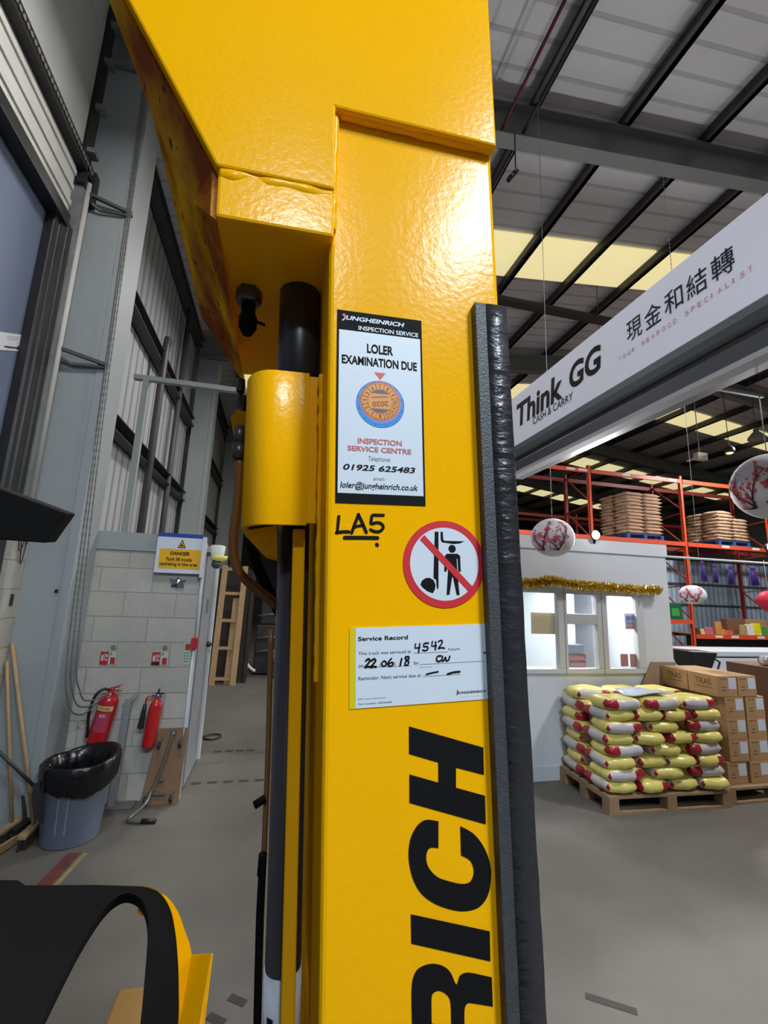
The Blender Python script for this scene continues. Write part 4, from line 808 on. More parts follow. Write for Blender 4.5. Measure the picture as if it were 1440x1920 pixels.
b.build('frame_joint', mat('grey_joint', (110, 112, 120), .6), wn)
for x0, x1, z0, z1 in ((wx0, m1a, zb, zt), (m1b, m2a, zm1, zt), (m1b, m2a, zb, zm0), (m2b, r1, zb, zt)):
    b = MB(); b.box((x0, YO+.018, z0), (x1, YO+.022, z1)); b.build('pane', m_gl, wn)
def sheet(name, label, cat, x0, y0, x1, y1, Y, m, th=.003):
    p, q = onY(960+x0/5.143, 1060+y1/5.143, Y), onY(960+x1/5.143, 1060+y0/5.143, Y); b = MB(); b.box((p.x, Y-th, p.z), (q.x, Y, q.z)); return tag(b.build(name, m), label, cat), p, q
sheet('brown_sheet', 'brown cardboard sheet stood inside the left pane of the office window', 'cardboard', 185, 460, 410, 660, YO+.05, mat('cardboard_tan', (190, 166, 118), .8, var=.06))
s, p, q = sheet('notice', 'blue, white and red notice on the right pane of the office window', 'notice', 1090, 465, 1186, 615, YO+.035, mat('notice_pale', (196, 204, 224), .6))
b = MB(); b.box((p.x+.02, YO+.029, p.z+.055), (q.x-.004, YO+.031, q.z-.03)); b.build('blue_field', mat('notice_blue', (40, 84, 186), .6), s)
b = MB(); b.box((p.x+.02, YO+.029, p.z+.004), (q.x-.002, YO+.031, p.z+.045)); b.build('red_field', mat('notice_red', (214, 72, 84), .6), s)
b = MB(); b.box((p.x+.03, YO+.027, p.z+.09), (q.x-.012, YO+.028, p.z+.1)); b.box((p.x+.03, YO+.027, p.z+.075), (q.x-.02, YO+.028, p.z+.08)); b.build('lines', m_w, s)
m_ps = mat('poster_dark_red', (150, 40, 48), .5, var=.5, vscale=40)
sheet('poster', 'dark red poster at the foot of the right office pane, the left one of two', 'poster', 1050, 855, 1115, 975, YO+.035, m_ps)
sheet('poster', 'dark red poster at the foot of the right office pane, the one nearest the frame', 'poster', 1142, 855, 1228, 980, YO+.035, m_ps)
# inside the office: desk, red trays, calendar, grey cabinet
t = thing('desk', 'pale desk inside the office behind the middle pane', 'desk', (3.55, 5.3, 0))
b = MB(); b.box((3.22, 4.95, .98), (3.98, 5.5, 1.01)); b.build('desktop', mat('desk_pale_green', (176, 196, 190), .4), t)
for x, y in ((3.24, 4.97), (3.94, 4.97), (3.24, 5.46), (3.94, 5.46)):
    b = MB(); b.box((x, y, 0), (x+.03, y+.03, .98)); b.build('leg', m_wht, t)
m_tr = mat('tray_red', (158, 36, 60), .5)
for k, nm in enumerate(('bottom', 'middle', 'top')):
    b = MB(); z = 1.012+.075*k; b.box((3.56, 5.0, z), (3.80, 5.25, z+.012)); b.box((3.56, 5.0, z), (3.565, 5.25, z+.07)); b.box((3.80, 5.0, z), (3.805, 5.25, z+.07)); b.box((3.56, 5.245, z), (3.805, 5.25, z+.07)); b.box((3.575, 5.005, z+.012), (3.79, 5.24, z+.04)); tag(b.build('letter_tray', m_tr), 'red letter tray on the office desk, %s of three' % nm, 'tray', 'letter trays in the office')
b = MB(); b.box((3.57, 5.01, 1.24), (3.79, 5.25, 1.34)); tag(b.build('box_file', mat('slate_blue', (90, 98, 120), .6)), 'slate blue box file on top of the red trays in the office', 'file')
p = onY(1068, 1178, 6.8); b = MB(); b.box((3.26, 7.08, 1.45), (3.62, 7.1, 1.9)); b.build('notice', m_w, bpy.data.objects['wall_office_back'])
b = MB(); b.box((2.75, 6.3, 0), (3.12, 6.9, 1.5)); b.bevel(.01); tag(b.build('cabinet', mat('cabinet_grey_green', (150, 164, 160), .5)), 'grey green cabinet inside the office behind the left pane', 'cabinet')
b = MB(); b.box((2.9, 7.05, 1.55), (3.1, 7.1, 2.3)); b.box((3.3, 7.06, 1.95), (3.9, 7.1, 2.4)); b.build('grey_blind', mat('grey_blind', (140, 150, 158), .6), bpy.data.objects['wall_office_back'])
t = tag(MB().box((2.9, 5.2, 2.41), (4.1, 5.6, 2.438)).build('ceiling_light', mat('office_tube', (240, 246, 255), .5, emit=3)), 'lit white ceiling light panel inside the office', 'light')
lamp('office_light', (3.5, 5.4, 2.4), 75, 1.0, (.95, .98, 1), .4)
# tinsel
m_ti = mat('tinsel_gold', (232, 204, 92), .2, .92); b = MB(); rn = random.Random(11)
A = [onY(x, y, 4.52) for x, y in ((960, 1094), (1000, 1093), (1035, 1089), (1080, 1097), (1130, 1100), (1180, 1105), (1237, 1107))]; P = [V(p) for p in crom([a[:] for a in A], 24)]
b.tube(P, .012, 6)
for k in range(2400):
    t_ = rn.random()*(len(P)-1); i = int(t_); p = P[i].lerp(P[min(i+1, len(P)-1)], t_-i); d = V((rn.uniform(-.6, .6), rn.gauss(0, 1), rn.gauss(0, 1))).normalized()*rn.uniform(.045, .072); s_ = d.cross(V((rn.random(), rn.random(), rn.random()))).normalized()*.0075
    if p.y+d.y > YO-.02: d.y = -abs(d.y)
    b.face([p-s_, p+s_, p+d+s_*.4, p+d-s_*.4])
tag(b.build('tinsel_garland', m_ti), 'gold tinsel garland along the top of the office window', 'tinsel')
# flood lamps
m_lit = mat('lit_lamp', (255, 250, 240), .4, emit=30)
def flood(label, c):
    t = thing('flood_lamp', label, 'lamp', c, 'flood lamps'); c = V(c)
    b = MB(); b.lathe([(.03, .06), (.055, .03), (.06, 0), (.055, .0)], c, 20, ax=M.Rotation(math.pi/2, 3, 'X') @ M.Rotation(math.pi, 3, 'X')); b.build('housing', m_bk, t)
    b = MB(); b.lathe([(.052, 0), (.04, .02), (.015, .03)], c, 20, ax=M.Rotation(math.pi/2, 3, 'X')); b.build('lit_face', m_lit, t)
    b = MB(); b.bar(c+V((0, .03, -.02)), c+V((0, .05, -.13)), .03, .02); b.build('bracket', m_bk, t)
    pl = bpy.data.lights.new('flood', 'SPOT'); pl.energy = 170; pl.spot_size = 2.75; pl.shadow_soft_size = .06; o = bpy.data.objects.new('flood_light', pl); COL.objects.link(o); o.location = c+V((0, -.06, 0)); o.rotation_euler = (math.radians(-112), 0, 0)
flood('bright flood lamp on the top edge of the white office wall', onY(1117, 1003, 4.54)[:]); flood('bright flood lamp at the right edge of the photo by the white rail', onY(1444, 1026, 4.57)[:])
# lanterns
m_pa = mat('lantern_paper', (226, 224, 234), .7); m_bra = mat('blossom_branch', (72, 44, 52), .7); m_pet = mat('blossom_red', (214, 74, 84), .7); m_str = mat('white_string', (186, 188, 190), .7)
def lantern(label, c, r, seed, fl=.92, group='paper lanterns with red blossom', view=None, bl=1):
    c = V(c); t = thing('paper_lantern', label, 'lantern', c-V((0, 0, r*fl)), group)
    b = MB(); N = 14; b.lathe([(max(.15*r, r*math.cos(a))*(1-.012*(i % 2)), r*fl*math.sin(a)) for i, a in [(i, -1.42+2.84*i/(N*2)) for i in range(N*2+1)]], c, 40); b.build('paper_globe', m_pa, t)
    b = MB(); b.lathe([(.16*r, 0), (.17*r, .008)], c+V((0, 0, r*fl*.98)), 20); b.build('wire_ring', m_bk, t)
    if not bl: return t
    d = (V((0, 0, H))-c); a0 = math.atan2(d.y, d.x)
    def sp(a, e, k=1.012): return c+V((r*k*math.cos(e)*math.cos(a0-a), r*k*math.cos(e)*math.sin(a0-a), r*fl*k*math.sin(e)))
    b = MB(); rn = random.Random(seed); ends = []
    def br(a, e, da, de, n, w_, depth):
        P = [(a, e)]
        for i in range(n): a += da+rn.uniform(-.06, .06); e += de+rn.uniform(-.03, .05); P.append((a, e))
        b.tube([sp(*q) for q in P], [w_*(1-.75*i/n) for i in range(n+1)], 6)
        ends.extend(P[1:])
        if depth:
            for q in P[1:]: br(q[0], q[1], rn.choice((-1, 1))*rn.uniform(.03, .09), rn.uniform(.08, .14), 3, w_*.5, depth-1)
    for a_ in (-.35, .55, 2.4, -2.5): br(a_, -.80, -.05, .22, 5, r*.035, 1); br(a_, -.80, .11, .13, 5, r*.03, 1); br(a_, -.80, .17, .02, 3, r*.035, 0)
    b.build('branch', m_bra, t)
    b = MB()
    for q in ends:
        for _ in range(2):
            a, e = q[0]+rn.gauss(0, .07), min(.75, q[1]+rn.gauss(.05, .07)); rr = rn.uniform(.035, .075)
            ce = b.bm.verts.new(sp(a, e, 1.022)); ring = [b.bm.verts.new(sp(a+rr*(.75+.35*math.cos(5*th_))*math.cos(th_), e+rr*(.75+.35*math.cos(5*th_))*math.sin(th_), 1.016)) for th_ in [2*math.pi*k/15 for k in range(15)]]
            for k in range(15): b.bm.faces.new((ce, ring[k], ring[(k+1) % 15]))
    b.build('blossom', m_pet, t); return t
def string(label, p, q, r=.003, beads=0, name='string'):
    b = MB(); p, q = V(p), V(q); b.tube([p, q], r, 6)
    if beads:
        rn = random.Random(1)
        for k in range(beads): c = p.lerp(q, .35+.65*k/beads); b.lathe([(.002, -.009), (.009, -.003), (.009, .003), (.002, .009)], c, 6)
    return tag(b.build(name, m_str), label, 'string')
L1 = onY(1036, 1008, 4.0); lantern('white paper lantern with red blossom hanging before the office, left of a flood lamp', L1, .212, 3)
L2 = onY(1298.5, 1115, 4.57); lantern('small white paper lantern with red blossom hanging before the blue cladding', L2, .149, 5, .78)
L3 = onY(1445, 912, 2.0); lantern('large white paper lantern with red blossom cut off by the right edge', L3, .20, 8, .99)
b = MB(); c = onY(1441, 1127, 4.57); b.lathe([(max(.02, .126*math.cos(a)), .126*math.sin(a)) for a in [-1.45+2.9*i/20 for i in range(21)]], c, 30)
for k in range(14): a = 2*math.pi*k/14; b.bar(c+V((.122*math.cos(a), .122*math.sin(a), -.02)), c+V((.13*math.cos(a), .13*math.sin(a), .02)), .02, .02)
tag(b.build('red_lantern', mat('lantern_crimson', (196, 24, 62), .6)), 'crimson red lantern cut off by the right edge above the shelf goods', 'lantern')
string('thin string holding up the lantern by the office', L1+V((0, 0, .20)), (L1.x, L1.y, zr(L1.x)+.245)); string('thin string holding up the small lantern by the blue cladding', L2+V((0, 0, .115)), (L2.x, L2.y, 2.49)); string('thin string holding up the crimson red lantern at the right edge', c+V((0, 0, .12)), (c.x, c.y, 2.49)); string('thin string holding up the large lantern at the right edge', L3+V((0, 0, .19)), (L3.x, L3.y, 3.155)); b = MB(); b.bar((2.49, L3.y, 3.165), (L3.x+.03, L3.y, 3.165), .02, .02); b.build('hanging_arm', m_bk, sh)
p = onY(1310, 1044, 4.57); string('long beaded white string hanging from the roof down to the white rail', p, (p.x, p.y, zr(p.x)+.245), .003, 60, 'beaded_string')
# white rail with purple tassels
pa, pb = onY(1247, 1042, 4.57), onY(1446, 1058, 4.57); z = (pa.z+pb.z)/2
b = MB(); b.tube([(4.70, 4.57, z), (7.2, 4.57, z)], .014, 8); b.tube([(7.15, 4.57, z), (7.15, 4.57, zr(7.15))], .008, 6); tag(b.build('white_rail', mat('rail_white', (206, 208, 214), .5)), 'thin white rail running right from the top corner of the office', 'rail')
m_pu = mat('tassel_purple', (74, 40, 138), .7)
for k, (x, y0, y1, wd, nm) in enumerate(((1316, 1052, 1091, .9, 'nearest the office'), (1339, 1058, 1093, .85, 'second from the office'), (1369, 1060, 1097, .9, 'third from the office'), (1410, 1062, 1099, 1.5, 'the widest, furthest from the office'))):
    a, c = onY(x, y0, 4.57), onY(x+2, y1, 4.57); t = thing('tassel', 'purple tassel hanging from the white rail, '+nm, 'tassel', (a.x, 4.57, c.z), 'purple tassels'); rn = random.Random(k)
    b = MB(); b.tube([(a.x, 4.57, z-.01), (a.x, 4.57, a.z)], .003, 6); b.build('cord', m_pu, t)
    b = MB(); b.lathe([(.004, 0), (.018*wd, -.01), (.02*wd, -.03), (.016*wd, -.05)], a, 12)
    for j in range(44): an = rn.uniform(0, 6.28); q = V((math.cos(an), math.sin(an), 0)); b.tube([a+q*.012*wd+V((0, 0, -.03)), V((a.x, 4.57, c.z+rn.uniform(0, .015)))+q*rn.uniform(.015, .042)*wd], .003, 4)
    b.build('fringe', m_pu, t)
# ---- pallet racking
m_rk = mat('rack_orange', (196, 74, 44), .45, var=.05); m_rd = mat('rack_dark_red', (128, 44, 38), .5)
RY0, RY1 = 11.0, 12.1
def rack(label, Y0, Y1, xs, top, levels, group=None):
    t = thing('pallet_rack', label, 'rack', ((xs[0]+xs[-1])/2, (Y0+Y1)/2, 0), group)
    for x in xs:
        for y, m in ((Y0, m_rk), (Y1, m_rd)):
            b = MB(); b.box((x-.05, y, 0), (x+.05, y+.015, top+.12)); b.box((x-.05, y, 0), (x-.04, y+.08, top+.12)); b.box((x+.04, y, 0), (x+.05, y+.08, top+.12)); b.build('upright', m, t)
        b = MB(); z = .4
        for k in range(int(top/1.1)): b.bar((x, Y0+.05, z), (x, Y1, z+.9), .03, .04, (1, 0, 0)); b.bar((x, Y1, z+.9), (x, Y0+.05, z+1.0), .03, .04, (1, 0, 0)); z += 1.1
        b.build('bracing', m_rd, t)
    for i in range(len(xs)-1):
        for z in levels[i] if isinstance(levels[0], (list, tuple)) else levels:
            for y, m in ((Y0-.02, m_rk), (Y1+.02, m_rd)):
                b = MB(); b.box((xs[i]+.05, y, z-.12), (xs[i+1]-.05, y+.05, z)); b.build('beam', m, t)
    return t
XS = [5.55, 8.78, 12.07, 15.45, 18.7]
rk = rack('tall orange pallet racking behind the office holding the brown sacks', RY0, RY1, XS, 5.75, [[5.75, 3.78], [5.75, 3.78, 1.48, .75], [5.75, 3.78, 1.07], [5.75, 3.78, 1.07]])
b = MB()
for x, z in ((8.0, 5.70), (8.4, 5.70), (9.9, 5.70), (11.6, 5.70), (13.4, 3.73), (14.6, 3.73), (12.8, 1.02), (13.4, 1.02), (14.4, 1.02)): b.box((x, RY0-.024, z-.035), (x+.28, RY0-.021, z+.03))
b.build('white_label', m_wht, rk)
b = MB(); b.box((12.15, RY0+.03, 1.03), (15.4, RY1, 1.07)); b.box((8.85, RY0+.03, 1.44), (12.02, RY1, 1.48)); b.build('shelf_board', mat('shelf_board', (120, 90, 62), .7), rk)
b = MB(); b.box((12.15, RY0+.3, .1), (15.4, RY0+.36, 1.03)); b.build('under_shelf_shade', m_bk, rk)  # black sheet stands in for the shade under the shelf
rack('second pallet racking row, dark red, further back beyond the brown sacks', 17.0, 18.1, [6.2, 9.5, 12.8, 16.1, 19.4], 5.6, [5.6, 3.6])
b = MB(); b.box((4.72, 12.75, 0), (24, 12.8, 3.42)); struct(b.build('wall_clad', wave_mat('blue_grey_cladding', (156, 176, 198), 0, .2, .4, .72, .3, .6)))
b = MB(); b.box((4.72, 12.70, 2.6), (24, 12.74, 2.66)); b.box((4.72, 12.7, 1.9), (24, 12.74, 1.95)); b.build('rail', m_girt, bpy.data.objects['wall_clad'])
# sacks and bags: soft pillows
def pillow(lx, ly, lz, seed, nx=14, ny=10, puff=.5, mi=None):
    rn = random.Random(seed); b = MB(); p = [rn.uniform(0, 6.28) for _ in range(8)]; G = {}
    def pt(i, j, s):
        u, v = 2*i/nx-1, 2*j/ny-1
        e = (max(0, 1-abs(u)**4)*max(0, 1-abs(v)**4))**.5
        cr = 1-.06*(abs(v)**2)-.05*math.sin(3*v+p[0]); cs = 1-.05*(abs(u)**2)
        z = lz*(.5+s*.5*(e**.8))+lz*.05*(math.sin(4*u+p[1])*math.sin(3*v+p[2]))*(1 if s > 0 else .3)
        return V((u*lx/2*cr+.004*math.sin(9*v+p[3]), v*ly/2*cs+.004*math.sin(8*u+p[4]), max(z, 0)))
    for s in (1, -1):
        for i in range(nx+1):
            for j in range(ny+1):
                ed = i in (0, nx) or j in (0, ny)
                if ed and s < 0: G[i, j, s] = G[i, j, 1]
                else: G[i, j, s] = b.bm.verts.new(pt(i, j, s))
    for s in (1, -1):
        for i in range(nx):
            for j in range(ny):
                q = [G[i, j, s], G[i+1, j, s], G[i+1, j+1, s], G[i, j+1, s]]
                f = b.bm.faces.new(q if s > 0 else q[::-1]); f.smooth = True
                c = f.calc_center_median(); f.material_index = mi(c) if mi else 0
    return b
m_sack = mat('brown_paper_sack', (172, 140, 116), .8, bump=.25, bscale=18, var=.1, vscale=7)
protos = []
for s in range(3):
    o = pillow(.68, .61, .128, s, 10, 8).build('paper_sack', m_sack); protos.append(o)
def euro(label, x, y, z, lx, ly, m, rot=0, h=.145, group=None):
    t = thing('pallet', label, 'pallet', (x, y, z), group); R_ = M.Rotation(rot, 3, 'Z'); f = lambda a, b_, c: V((x, y, z))+R_ @ V((a, b_, c))
    for k in range(5):
        x0 = -lx/2; y0 = -ly/2+(ly-.12)*k/4
        b = MB(); b.box((x0, y0, h-.022), (x0+lx, y0+.12, h), fn=f); b.build('deck_board', m, t)
    for i in range(3):
        b = MB(); xx = -lx/2+(lx-.1)*i/2; b.box((xx, -ly/2, h-.044), (xx+.1, ly/2, h-.022), fn=f); b.build('cross_board', m, t)
        for j in range(3):
            b = MB(); yy = -ly/2+(ly-.1)*j/2; b.box((xx-.0, yy, .02), (xx+.1, yy+.1, h-.044), fn=f); b.build('block', m, t)
    for j in range(3):
        b = MB(); yy = -ly/2+(ly-.1)*j/2; b.box((-lx/2, yy, 0), (lx/2, yy+.1, .02), fn=f); b.build('base_board', m, t)
    return t
m_bp = mat('blue_pallet_paint', (34, 68, 132), .6, var=.15); m_pw = mat('pallet_timber', (146, 120, 90), .8, var=.2, vscale=10)
euro('blue pallet under the taller stack of brown sacks on the orange rack', 10.62, 11.58, 3.78, 1.3, 1.15, m_bp, group='blue pallets on the rack'); euro('blue pallet under the shorter stack of brown sacks on the orange rack', 13.95, 11.58, 3.78, 1.25, 1.15, m_bp, group='blue pallets on the rack')
first = [0, 0, 0]; rn = random.Random(2)
def put(protos, used, k, p, rz, label, group, name_tag=None):
    s = protos[k]
    if not used[k]: o = s; used[k] = 1
    else: o = s.copy(); COL.objects.link(o)
    o.location = p; o.rotation_euler = (rn.uniform(-.022, .022), rn.uniform(-.022, .022), rz); tag(o, label, 'sack', group); return o
for nm, cx_, n, sl in (('taller', 10.62, 12, 0), ('shorter', 13.95, 9, .012)):
    for l in range(n):
        for i in (0, 1):
            for j in (0, 1):
                if nm == 'shorter' and l > 6 and i == 1: continue
                k = rn.randrange(3); z = 3.925+l*.1045
                put(protos, first, k, (cx_+(-.325 if i == 0 else .325)*(1-(.02*l if nm == 'shorter' else 0))+rn.uniform(-.015, .015), 11.28+.6*j+rn.uniform(-.015, .015), z), rn.choice((0, math.pi))+rn.uniform(-.03, .03),
                    'brown paper sack in the %s stack on the rack: %s layer, %s %s' % (nm, ORD[l], 'front' if j == 0 else 'back', 'left' if i == 0 else 'right'), 'brown paper sacks on the rack')
# ---- yellow bags on the wooden pallet
m_by = mat('bag_yellow', (222, 210, 116), .34, bump=.25, bscale=16, coat=.25); m_brd = mat('bag_red', (160, 24, 44), .35, coat=.2); m_bw = mat('bag_silver_white', (196, 192, 194), .35, bump=.2, bscale=20, var=.08, vscale=14)
LB, WB, HB = .405, .325, .122
def bagmi(c):
    if abs(c.y) > WB*.40 : 
        u = c.x/LB
        return 1 if (u < -.40 or u > .18) else 2
    return 1 if (c.x > LB*.40 and c.y > WB*.27) else 0
bp_ = [pillow(LB, WB, HB, 20+s, 16, 12, mi=bagmi).build('yellow_bag', [m_by, m_brd, m_bw]) for s in range(3)]; used = [0, 0, 0]
PR = math.radians(-2.5); PO = V((3.066, 3.80, 0)); PM = M.Rotation(PR, 3, 'Z'); PL = lambda x, y, z: PO+PM @ V((x, y, z))
c = PL(.655, .385, 0); euro('timber pallet carrying the yellow bags', c.x, c.y, 0, 1.31, .77, m_pw, PR, .148)
rn = random.Random(9)
for l in range(8):
    z = .150+l*.1015; inset = .0 if l < 6 else .03*(l-5); nm = ORD[l] if l < 7 else 'top'
    if l % 2 == 0:
        for i in range(4):
            for j in range(2):
                x = .17+i*.324; x = .655+(x-.655)*(1-inset*.6); y = .195+.385*j; ang = math.pi/2*(1 if rn.random() < .5 else -1)+rn.uniform(-.07, .07)
                put(bp_, used, rn.randrange(3), PL(x+rn.uniform(-.012, .012), y+rn.uniform(-.02, .01), z), PR+ang, 'yellow bag in the %s layer on the timber pallet, %s row, %s from the left' % (nm, 'front' if j == 0 else 'back', ('first', 'second', 'third', 'last')[i]), 'yellow bags on the pallet')
    else:
        for j in range(2):
            n = 3 
            for i in range(n):
                if j == 0 and i == 1 and l in (1, 3, 5): ang = math.pi/2
                else: ang = rn.choice((0, math.pi))
                x = .215+i*.44; x = .655+(x-.655)*(1-inset*.6)
                put(bp_, used, rn.randrange(3), PL(x+rn.uniform(-.012, .012),   .155+.42*j+(.04 if ang == math.pi/2 else 0)+rn.uniform(-.01, .01), z), PR+ang+rn.uniform(-.05, .05), 'yellow bag in the %s layer on the timber pallet, %s row, %s' % (nm, ('front', 'back')[j], ('left', 'centre', 'right')[i]), 'yellow bags on the pallet')
    used
b = MB(); P = [PL(.33, .12, .99), PL(.72, .06, 1.0), PL(.86, .3, 1.0), PL(.38, .34, 1.005)]; b.prism(P, (0, 0, .006)); bmesh.ops.subdivide_edges(b.bm, edges=list(b.bm.edges), cuts=4, use_grid_fill=True)
for v in b.bm.verts: v.co.z += .012*math.sin(14*v.co.x)+.01*math.sin(17*v.co.y)
tag(b.build('plastic_sheet', mat('pale_plastic', (196, 204, 216), .3), None, True), 'pale plastic sheet lying on top of the yellow bags', 'sheet')
# ---- cartons
m_ct = mat('carton_brown', (168, 132, 92), .75, var=.05, vscale=6); m_cp = mat('carton_print', (104, 78, 56), .8); m_cl = mat('carton_label', (198, 204, 216), .6)
euro('timber pallet under the brown cartons at the right edge', 4.385+.62, 3.79+.385, 0, 1.24, .77, m_pw, 0, .148)
CW, CD, CH = .243, .345, .2035
b = MB(); b.box((0, 0, 0), (CW, CD, CH)); b.bevel(.004); c0 = b.build('carton', m_ct)
b = MB(); b.box((CW*.55, -.0012, .075), (CW*.95, 0, .185)); b.build('address_label', m_cl, c0)
b = MB(); f = lambda x, y: V((x, -.001, y)); 
for x0, x1, y in ((.03, .07, .17), (.08, .115, .17), (.04, .1, .06), (.05, .09, .09)): fill2d([[(x0, y), (x1, y), (x1, y+.008), (x0, y+.008)]], f, b)
b.build('print', m_cp, c0)
b = MB(); f = lambda x, y: V((-.001, CD-x, y)); text2d('TRAS', .09, .10, .27, .16, f, b, bold=.02); fill2d([[(.08, .072), (.28, .072), (.28, .08), (.08, .08)]], f, b); b.build('print', m_cp, c0)
SH = [0.0, .045, .04, .045, -.02]; src = None
for l in range(5):
    for j in range(2):
        for i in range(2):
            p = V((4.487+SH[l]+i*(CW+.006+(.02 if l in (0, 2, 3) else 0))+rn.uniform(-.004, .004)+CW/2, 3.85+j*(CD+.012)+rn.uniform(-.006, .006)+CD/2, .148+l*(CH+.0005)))
            lab = 'brown carton in the %s row of the stack by the yellow bags, %s, %s' % (('bottom', 'second', 'third', 'fourth', 'top')[l], ('front', 'back')[j], 'left side' if i == 0 else 'right side')
            if src is None: src = c0; o = c0; d = p-c0.location; o.location = p; WL[o.name] = p
            else: o = dup(src, p-src.location)
            tag(o, lab, 'carton', 'brown cartons stacked on the right pallet')
b = MB(); P = [V((4.02, 4.40, 0)), V((4.70, 4.40, 0)), V((4.70, 4.57, 1.2)), V((4.36, 4.57, 1.2)), V((4.02, 4.5, .75))]; b.prism(P, (0, .012, 0)); tag(b.build('brown_sheet', mat('dull_brown', (140, 118, 94), .85)), 'large dull brown sheet leaning on the office wall behind the yellow bags', 'cardboard')  # flat dull brown sheet leaning on the office wall
b = MB(); b.box((5.6, 4.1, 0), (6.3, 4.7, 1.20)); b.bevel(.01); tag(b.build('crate', mat('dark_carton', (104, 72, 52), .75, var=.1)), 'dark brown carton pile cut off by the right edge behind the brown cartons', 'carton')
# ---- things along the shelf and behind the cartons
def item(name, label, cat, x0, y0, x1, y1, Y, m, base, dep=.16, taper=.9, th=.0):
    p, q = onY(x0, y1, Y), onY(x1, y0, Y); b = MB(); cx_ = (p.x+q.x)/2; hw = (q.x-p.x)/2
    z0, z1 = base, base+max(.05, q.z-p.z)
    b.hexa([(cx_-hw, Y, z0), (cx_+hw, Y, z0), (cx_+hw, Y+dep, z0), (cx_-hw, Y+dep, z0), (cx_-hw*taper, Y+dep*.2, z1), (cx_+hw*taper, Y+dep*.2, z1), (cx_+hw*taper, Y+dep*.8, z1), (cx_-hw*taper, Y+dep*.8, z1)]); b.bevel(.012)
    return tag(b.build(name, m), label, cat), (cx_, hw, z0, z1)
YS = RY0+.05; ZS = 1.07
s, (cx_, hw, z0, z1) = item('green_bag', 'tall dark green bag stood on the upper shelf right of the office', 'bag', 1255, 1128, 1279, 1158, YS, mat('bag_green', (24, 84, 52), .4), 1.48, .2, .95)
b = MB(); fill2d([[(cx_-hw*.55, z0+.1), (cx_+hw*.6, z0+.1), (cx_+hw*.5, z0+.32), (cx_-hw*.5, z0+.32)]], lambda x, y: V((x, YS-.002+.04*(y-z0)/(z1-z0), y)), b); b.build('bright_field', mat('bag_bright_green', (52, 138, 62), .4), s)
for a, lab, col in (((1304, 1176, 1309, 1188), 'small dark jar on the lower shelf, nearest the orange upright', (54, 46, 30)), ((1310, 1177, 1314, 1188), 'second small dark jar on the lower shelf', (70, 58, 34)), ((1315, 1178, 1322, 1188), 'cream packet on the lower shelf beside the dark jars', (190, 166, 104)), ((1324, 1176, 1338, 1189), 'pink packets in a tray on the lower shelf', (170, 84, 112)), ((1344, 1164, 1354, 1188), 'upright mustard carton on the lower shelf', (176, 124, 62)), ((1355, 1178, 1361, 1188), 'small orange packet beside the mustard carton', (196, 110, 60)), ((1363, 1181, 1375, 1189), 'low red and cream box on the lower shelf', (180, 80, 58)), ((1392, 1170, 1403, 1189), 'patterned cream packet standing in the brown display box', (156, 132, 92)), ((1402, 1169, 1414, 1189), 'white packet standing on the shelf beside the yellow one', (196, 200, 206)), ((1414, 1168, 1427, 1190), 'bright yellow packet on the lower shelf', (206, 196, 30)), ((1428, 1173, 1439, 1190), 'green packet at the right edge of the lower shelf', (70, 130, 66))):
    item('packet', lab, 'packet', *a, YS, mat('packet_%d_%d' % (a[0], a[1]), col, .5, var=.25, vscale=14), ZS, .12, .92)
item('display_box', 'brown open display box at the back of the lower shelf behind the packets', 'box', 1368, 1160, 1400, 1188, YS+.3, mat('brown_box', (104, 70, 46), .75), ZS, .3, 1)
item('display_box', 'tan display box at the back of the lower shelf, behind the yellow packet', 'box', 1404, 1161, 1440, 1188, YS+.3, mat('tan_box', (150, 112, 70), .75), ZS, .3, 1)
t = thing('chest_freezer', 'long white chest freezer standing in front of the lower rack shelf', 'freezer', (11, 8.4, 0))
b = MB(); b.box((8.9, 8.0, 0), (14, 8.8, .80)); b.bevel(.02); b.build('body', m_ow, t)
b = MB(); b.box((8.88, 7.98, .83), (14, 8.82, .95)); b.bevel(.02); b.build('lid', mat('freezer_lid', (196, 206, 216), .35), t)
b = MB(); b.box((8.9, 8.01, .80), (14, 8.79, .83)); b.build('seal', mat('dark_seal', (84, 88, 96), .6), t)
t = thing('pedestal_unit', 'black pedestal unit with a wide top standing behind the brown cartons', 'unit', (6.53, 6.0, 0))
b = MB(); b.hexa([(6.33, 5.85, .93), (6.70, 5.85, .9), (6.70, 6.15, .9), (6.33, 6.15, .93), (6.24, 5.8, 1.19), (6.80, 5.8, 1.17), (6.80, 6.2, 1.17), (6.24, 6.2, 1.19)]); b.bevel(.03); b.build('top', m_bk, t)
b = MB(); b.lathe([(.22, 0), (.22, .03), (.05, .06), (.05, .7), (.13, .92)], (6.53, 6, 0), 20); b.build('pedestal', m_bk, t)
b = MB(); b.tube([(6.74, 5.85, 1.08), (6.86, 5.85, 1.02), (6.80, 5.85, .9), (6.74, 5.85, .86)], .015, 8); b.build('arm', m_bk, t)
t = thing('wrapped_roll', 'shiny metal-wrapped roll lying on the dark carton pile at the right edge', 'roll', (5.95, 4.3, 1.2))
b = MB(); b.lathe([(.01, 0), (.05, .002), (.055, .01), (.055, .55), (.05, .56), (.01, .56)], (5.66, 4.3, 1.256), 20, ax=M.Rotation(math.pi/2, 3, 'Y')); b.build('roll', mat('shiny_wrap', (200, 204, 208), .2, .8), t)
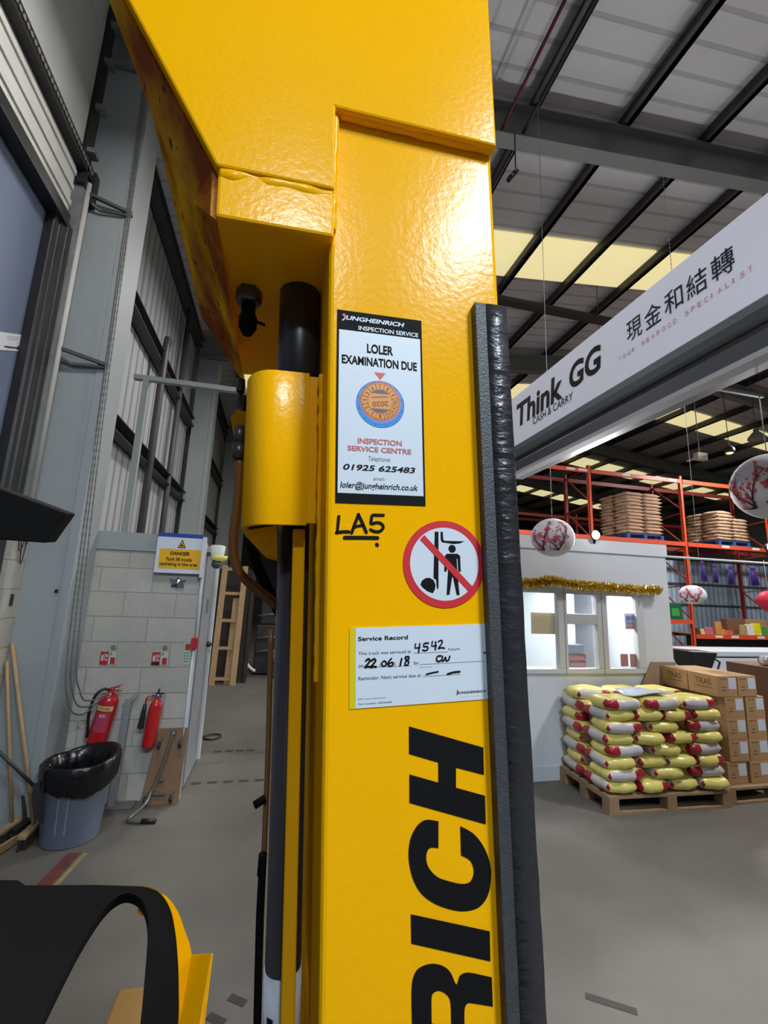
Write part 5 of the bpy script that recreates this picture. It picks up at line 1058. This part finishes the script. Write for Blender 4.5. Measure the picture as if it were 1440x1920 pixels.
# ---- lamps and boxes up in the roof
def bay(label, x, y, z, r=.22):
    t = thing('bay_and_fill_lamp', label, 'lamp', (x, y, z), 'high bay lamps under the roof')
    long_ = label.endswith('behind the photographer')
    b = MB()
    if long_: b.box((x-.25, y-.7, z), (x+.25, y+.7, z+.1))
    else: b.lathe([(r, .0), (r*.95, .06), (r*.45, .20), (r*.3, .22), (r*.3, .30)], (x, y, z), 24)
    b.build('reflector', m_steel, t)
    b = MB()
    if long_: b.box((x-.2, y-.65, z-.012), (x+.2, y+.65, z+.002))
    else: b.lathe([(r*.9, .005), (r*.9, .012)], (x, y, z), 24)
    b.build('lit_face', mat('bay_lit', (255, 250, 238), .5, emit=12), t)
    b = MB(); b.tube([(x, y, z+.1), (x, y, zr(x)+.245)], .008, 6); b.build('cable', m_dark, t)
for i, ((x, y, z), e) in enumerate(LAMPS): bay('round high bay lamp hung from the roof, %s' % ('behind the photographer', 'over the shutter opening', 'over the racking side', 'far to the right', 'far right over the racking', 'added fill above the aisle behind the mast', 'far behind the photographer over the aisle, added fill', 'added fill above the space beside the sign')[i], x, y, z)  # last three fixtures dress the added fill lamps
b = MB(); p = onY(1312, 857, 9.8); b.box((p.x-.17, 9.7, p.z-.1), (p.x+.17, 9.85, p.z+.1)); b.bar((p.x, 9.85, p.z), (p.x, 10.2, p.z), .05, .05); b.tube([(p.x, 9.8, p.z), (p.x, 9.8, zr(p.x)+.245)], .012, 6); tag(b.build('junction_box', mat('box_cream', (176, 172, 156), .6)), 'small cream junction box hung below the roof beyond the beaded string', 'box')
p = onY(1368, 849, 9.5); t = thing('roof_lamp', 'round lamp glowing under the roof right of the cream junction box', 'lamp', p)
b = MB(); b.lathe([(.12, 0), (.13, .12), (.05, .2)], p, 18); b.build('housing', m_dark, t)
b = MB(); b.lathe([(.07, -.03), (.09, -.005), (.09, .0)], p, 18); b.build('lit_face', mat('soft_lit', (230, 214, 170), .5, emit=1.2), t)
b = MB(); b.tube([p+V((0, 0, .2)), (p.x, p.y, zr(p.x)+.245)], .01, 6); b.build('cable', m_dark, t)
p = onY(960, 326, 4.2); t = thing('sensor_unit', 'small black sensor unit hanging from the nearest rafter right of the mast', 'sensor', p)
b = MB(); b.bar(p+V((-.05, 0, -.10)), p+V((.06, 0, .06)), .06, .05); b.build('body', m_bk, t)
b = MB(); b.lathe([(.02, 0), (.015, .01)], p+V((-.02, -.035, -.05)), 10, ax=M.Rotation(math.pi/2, 3, 'X')); b.lathe([(.02, 0), (.015, .01)], p+V((.03, -.035, .03)), 10, ax=M.Rotation(math.pi/2, 3, 'X')); b.build('lens', m_chr, t)
b = MB(); b.tube([p+V((.05, 0, .05)), (p.x+.05, 4.2, zr(p.x)-.5)], .008, 6); b.build('stem', m_dark, t)
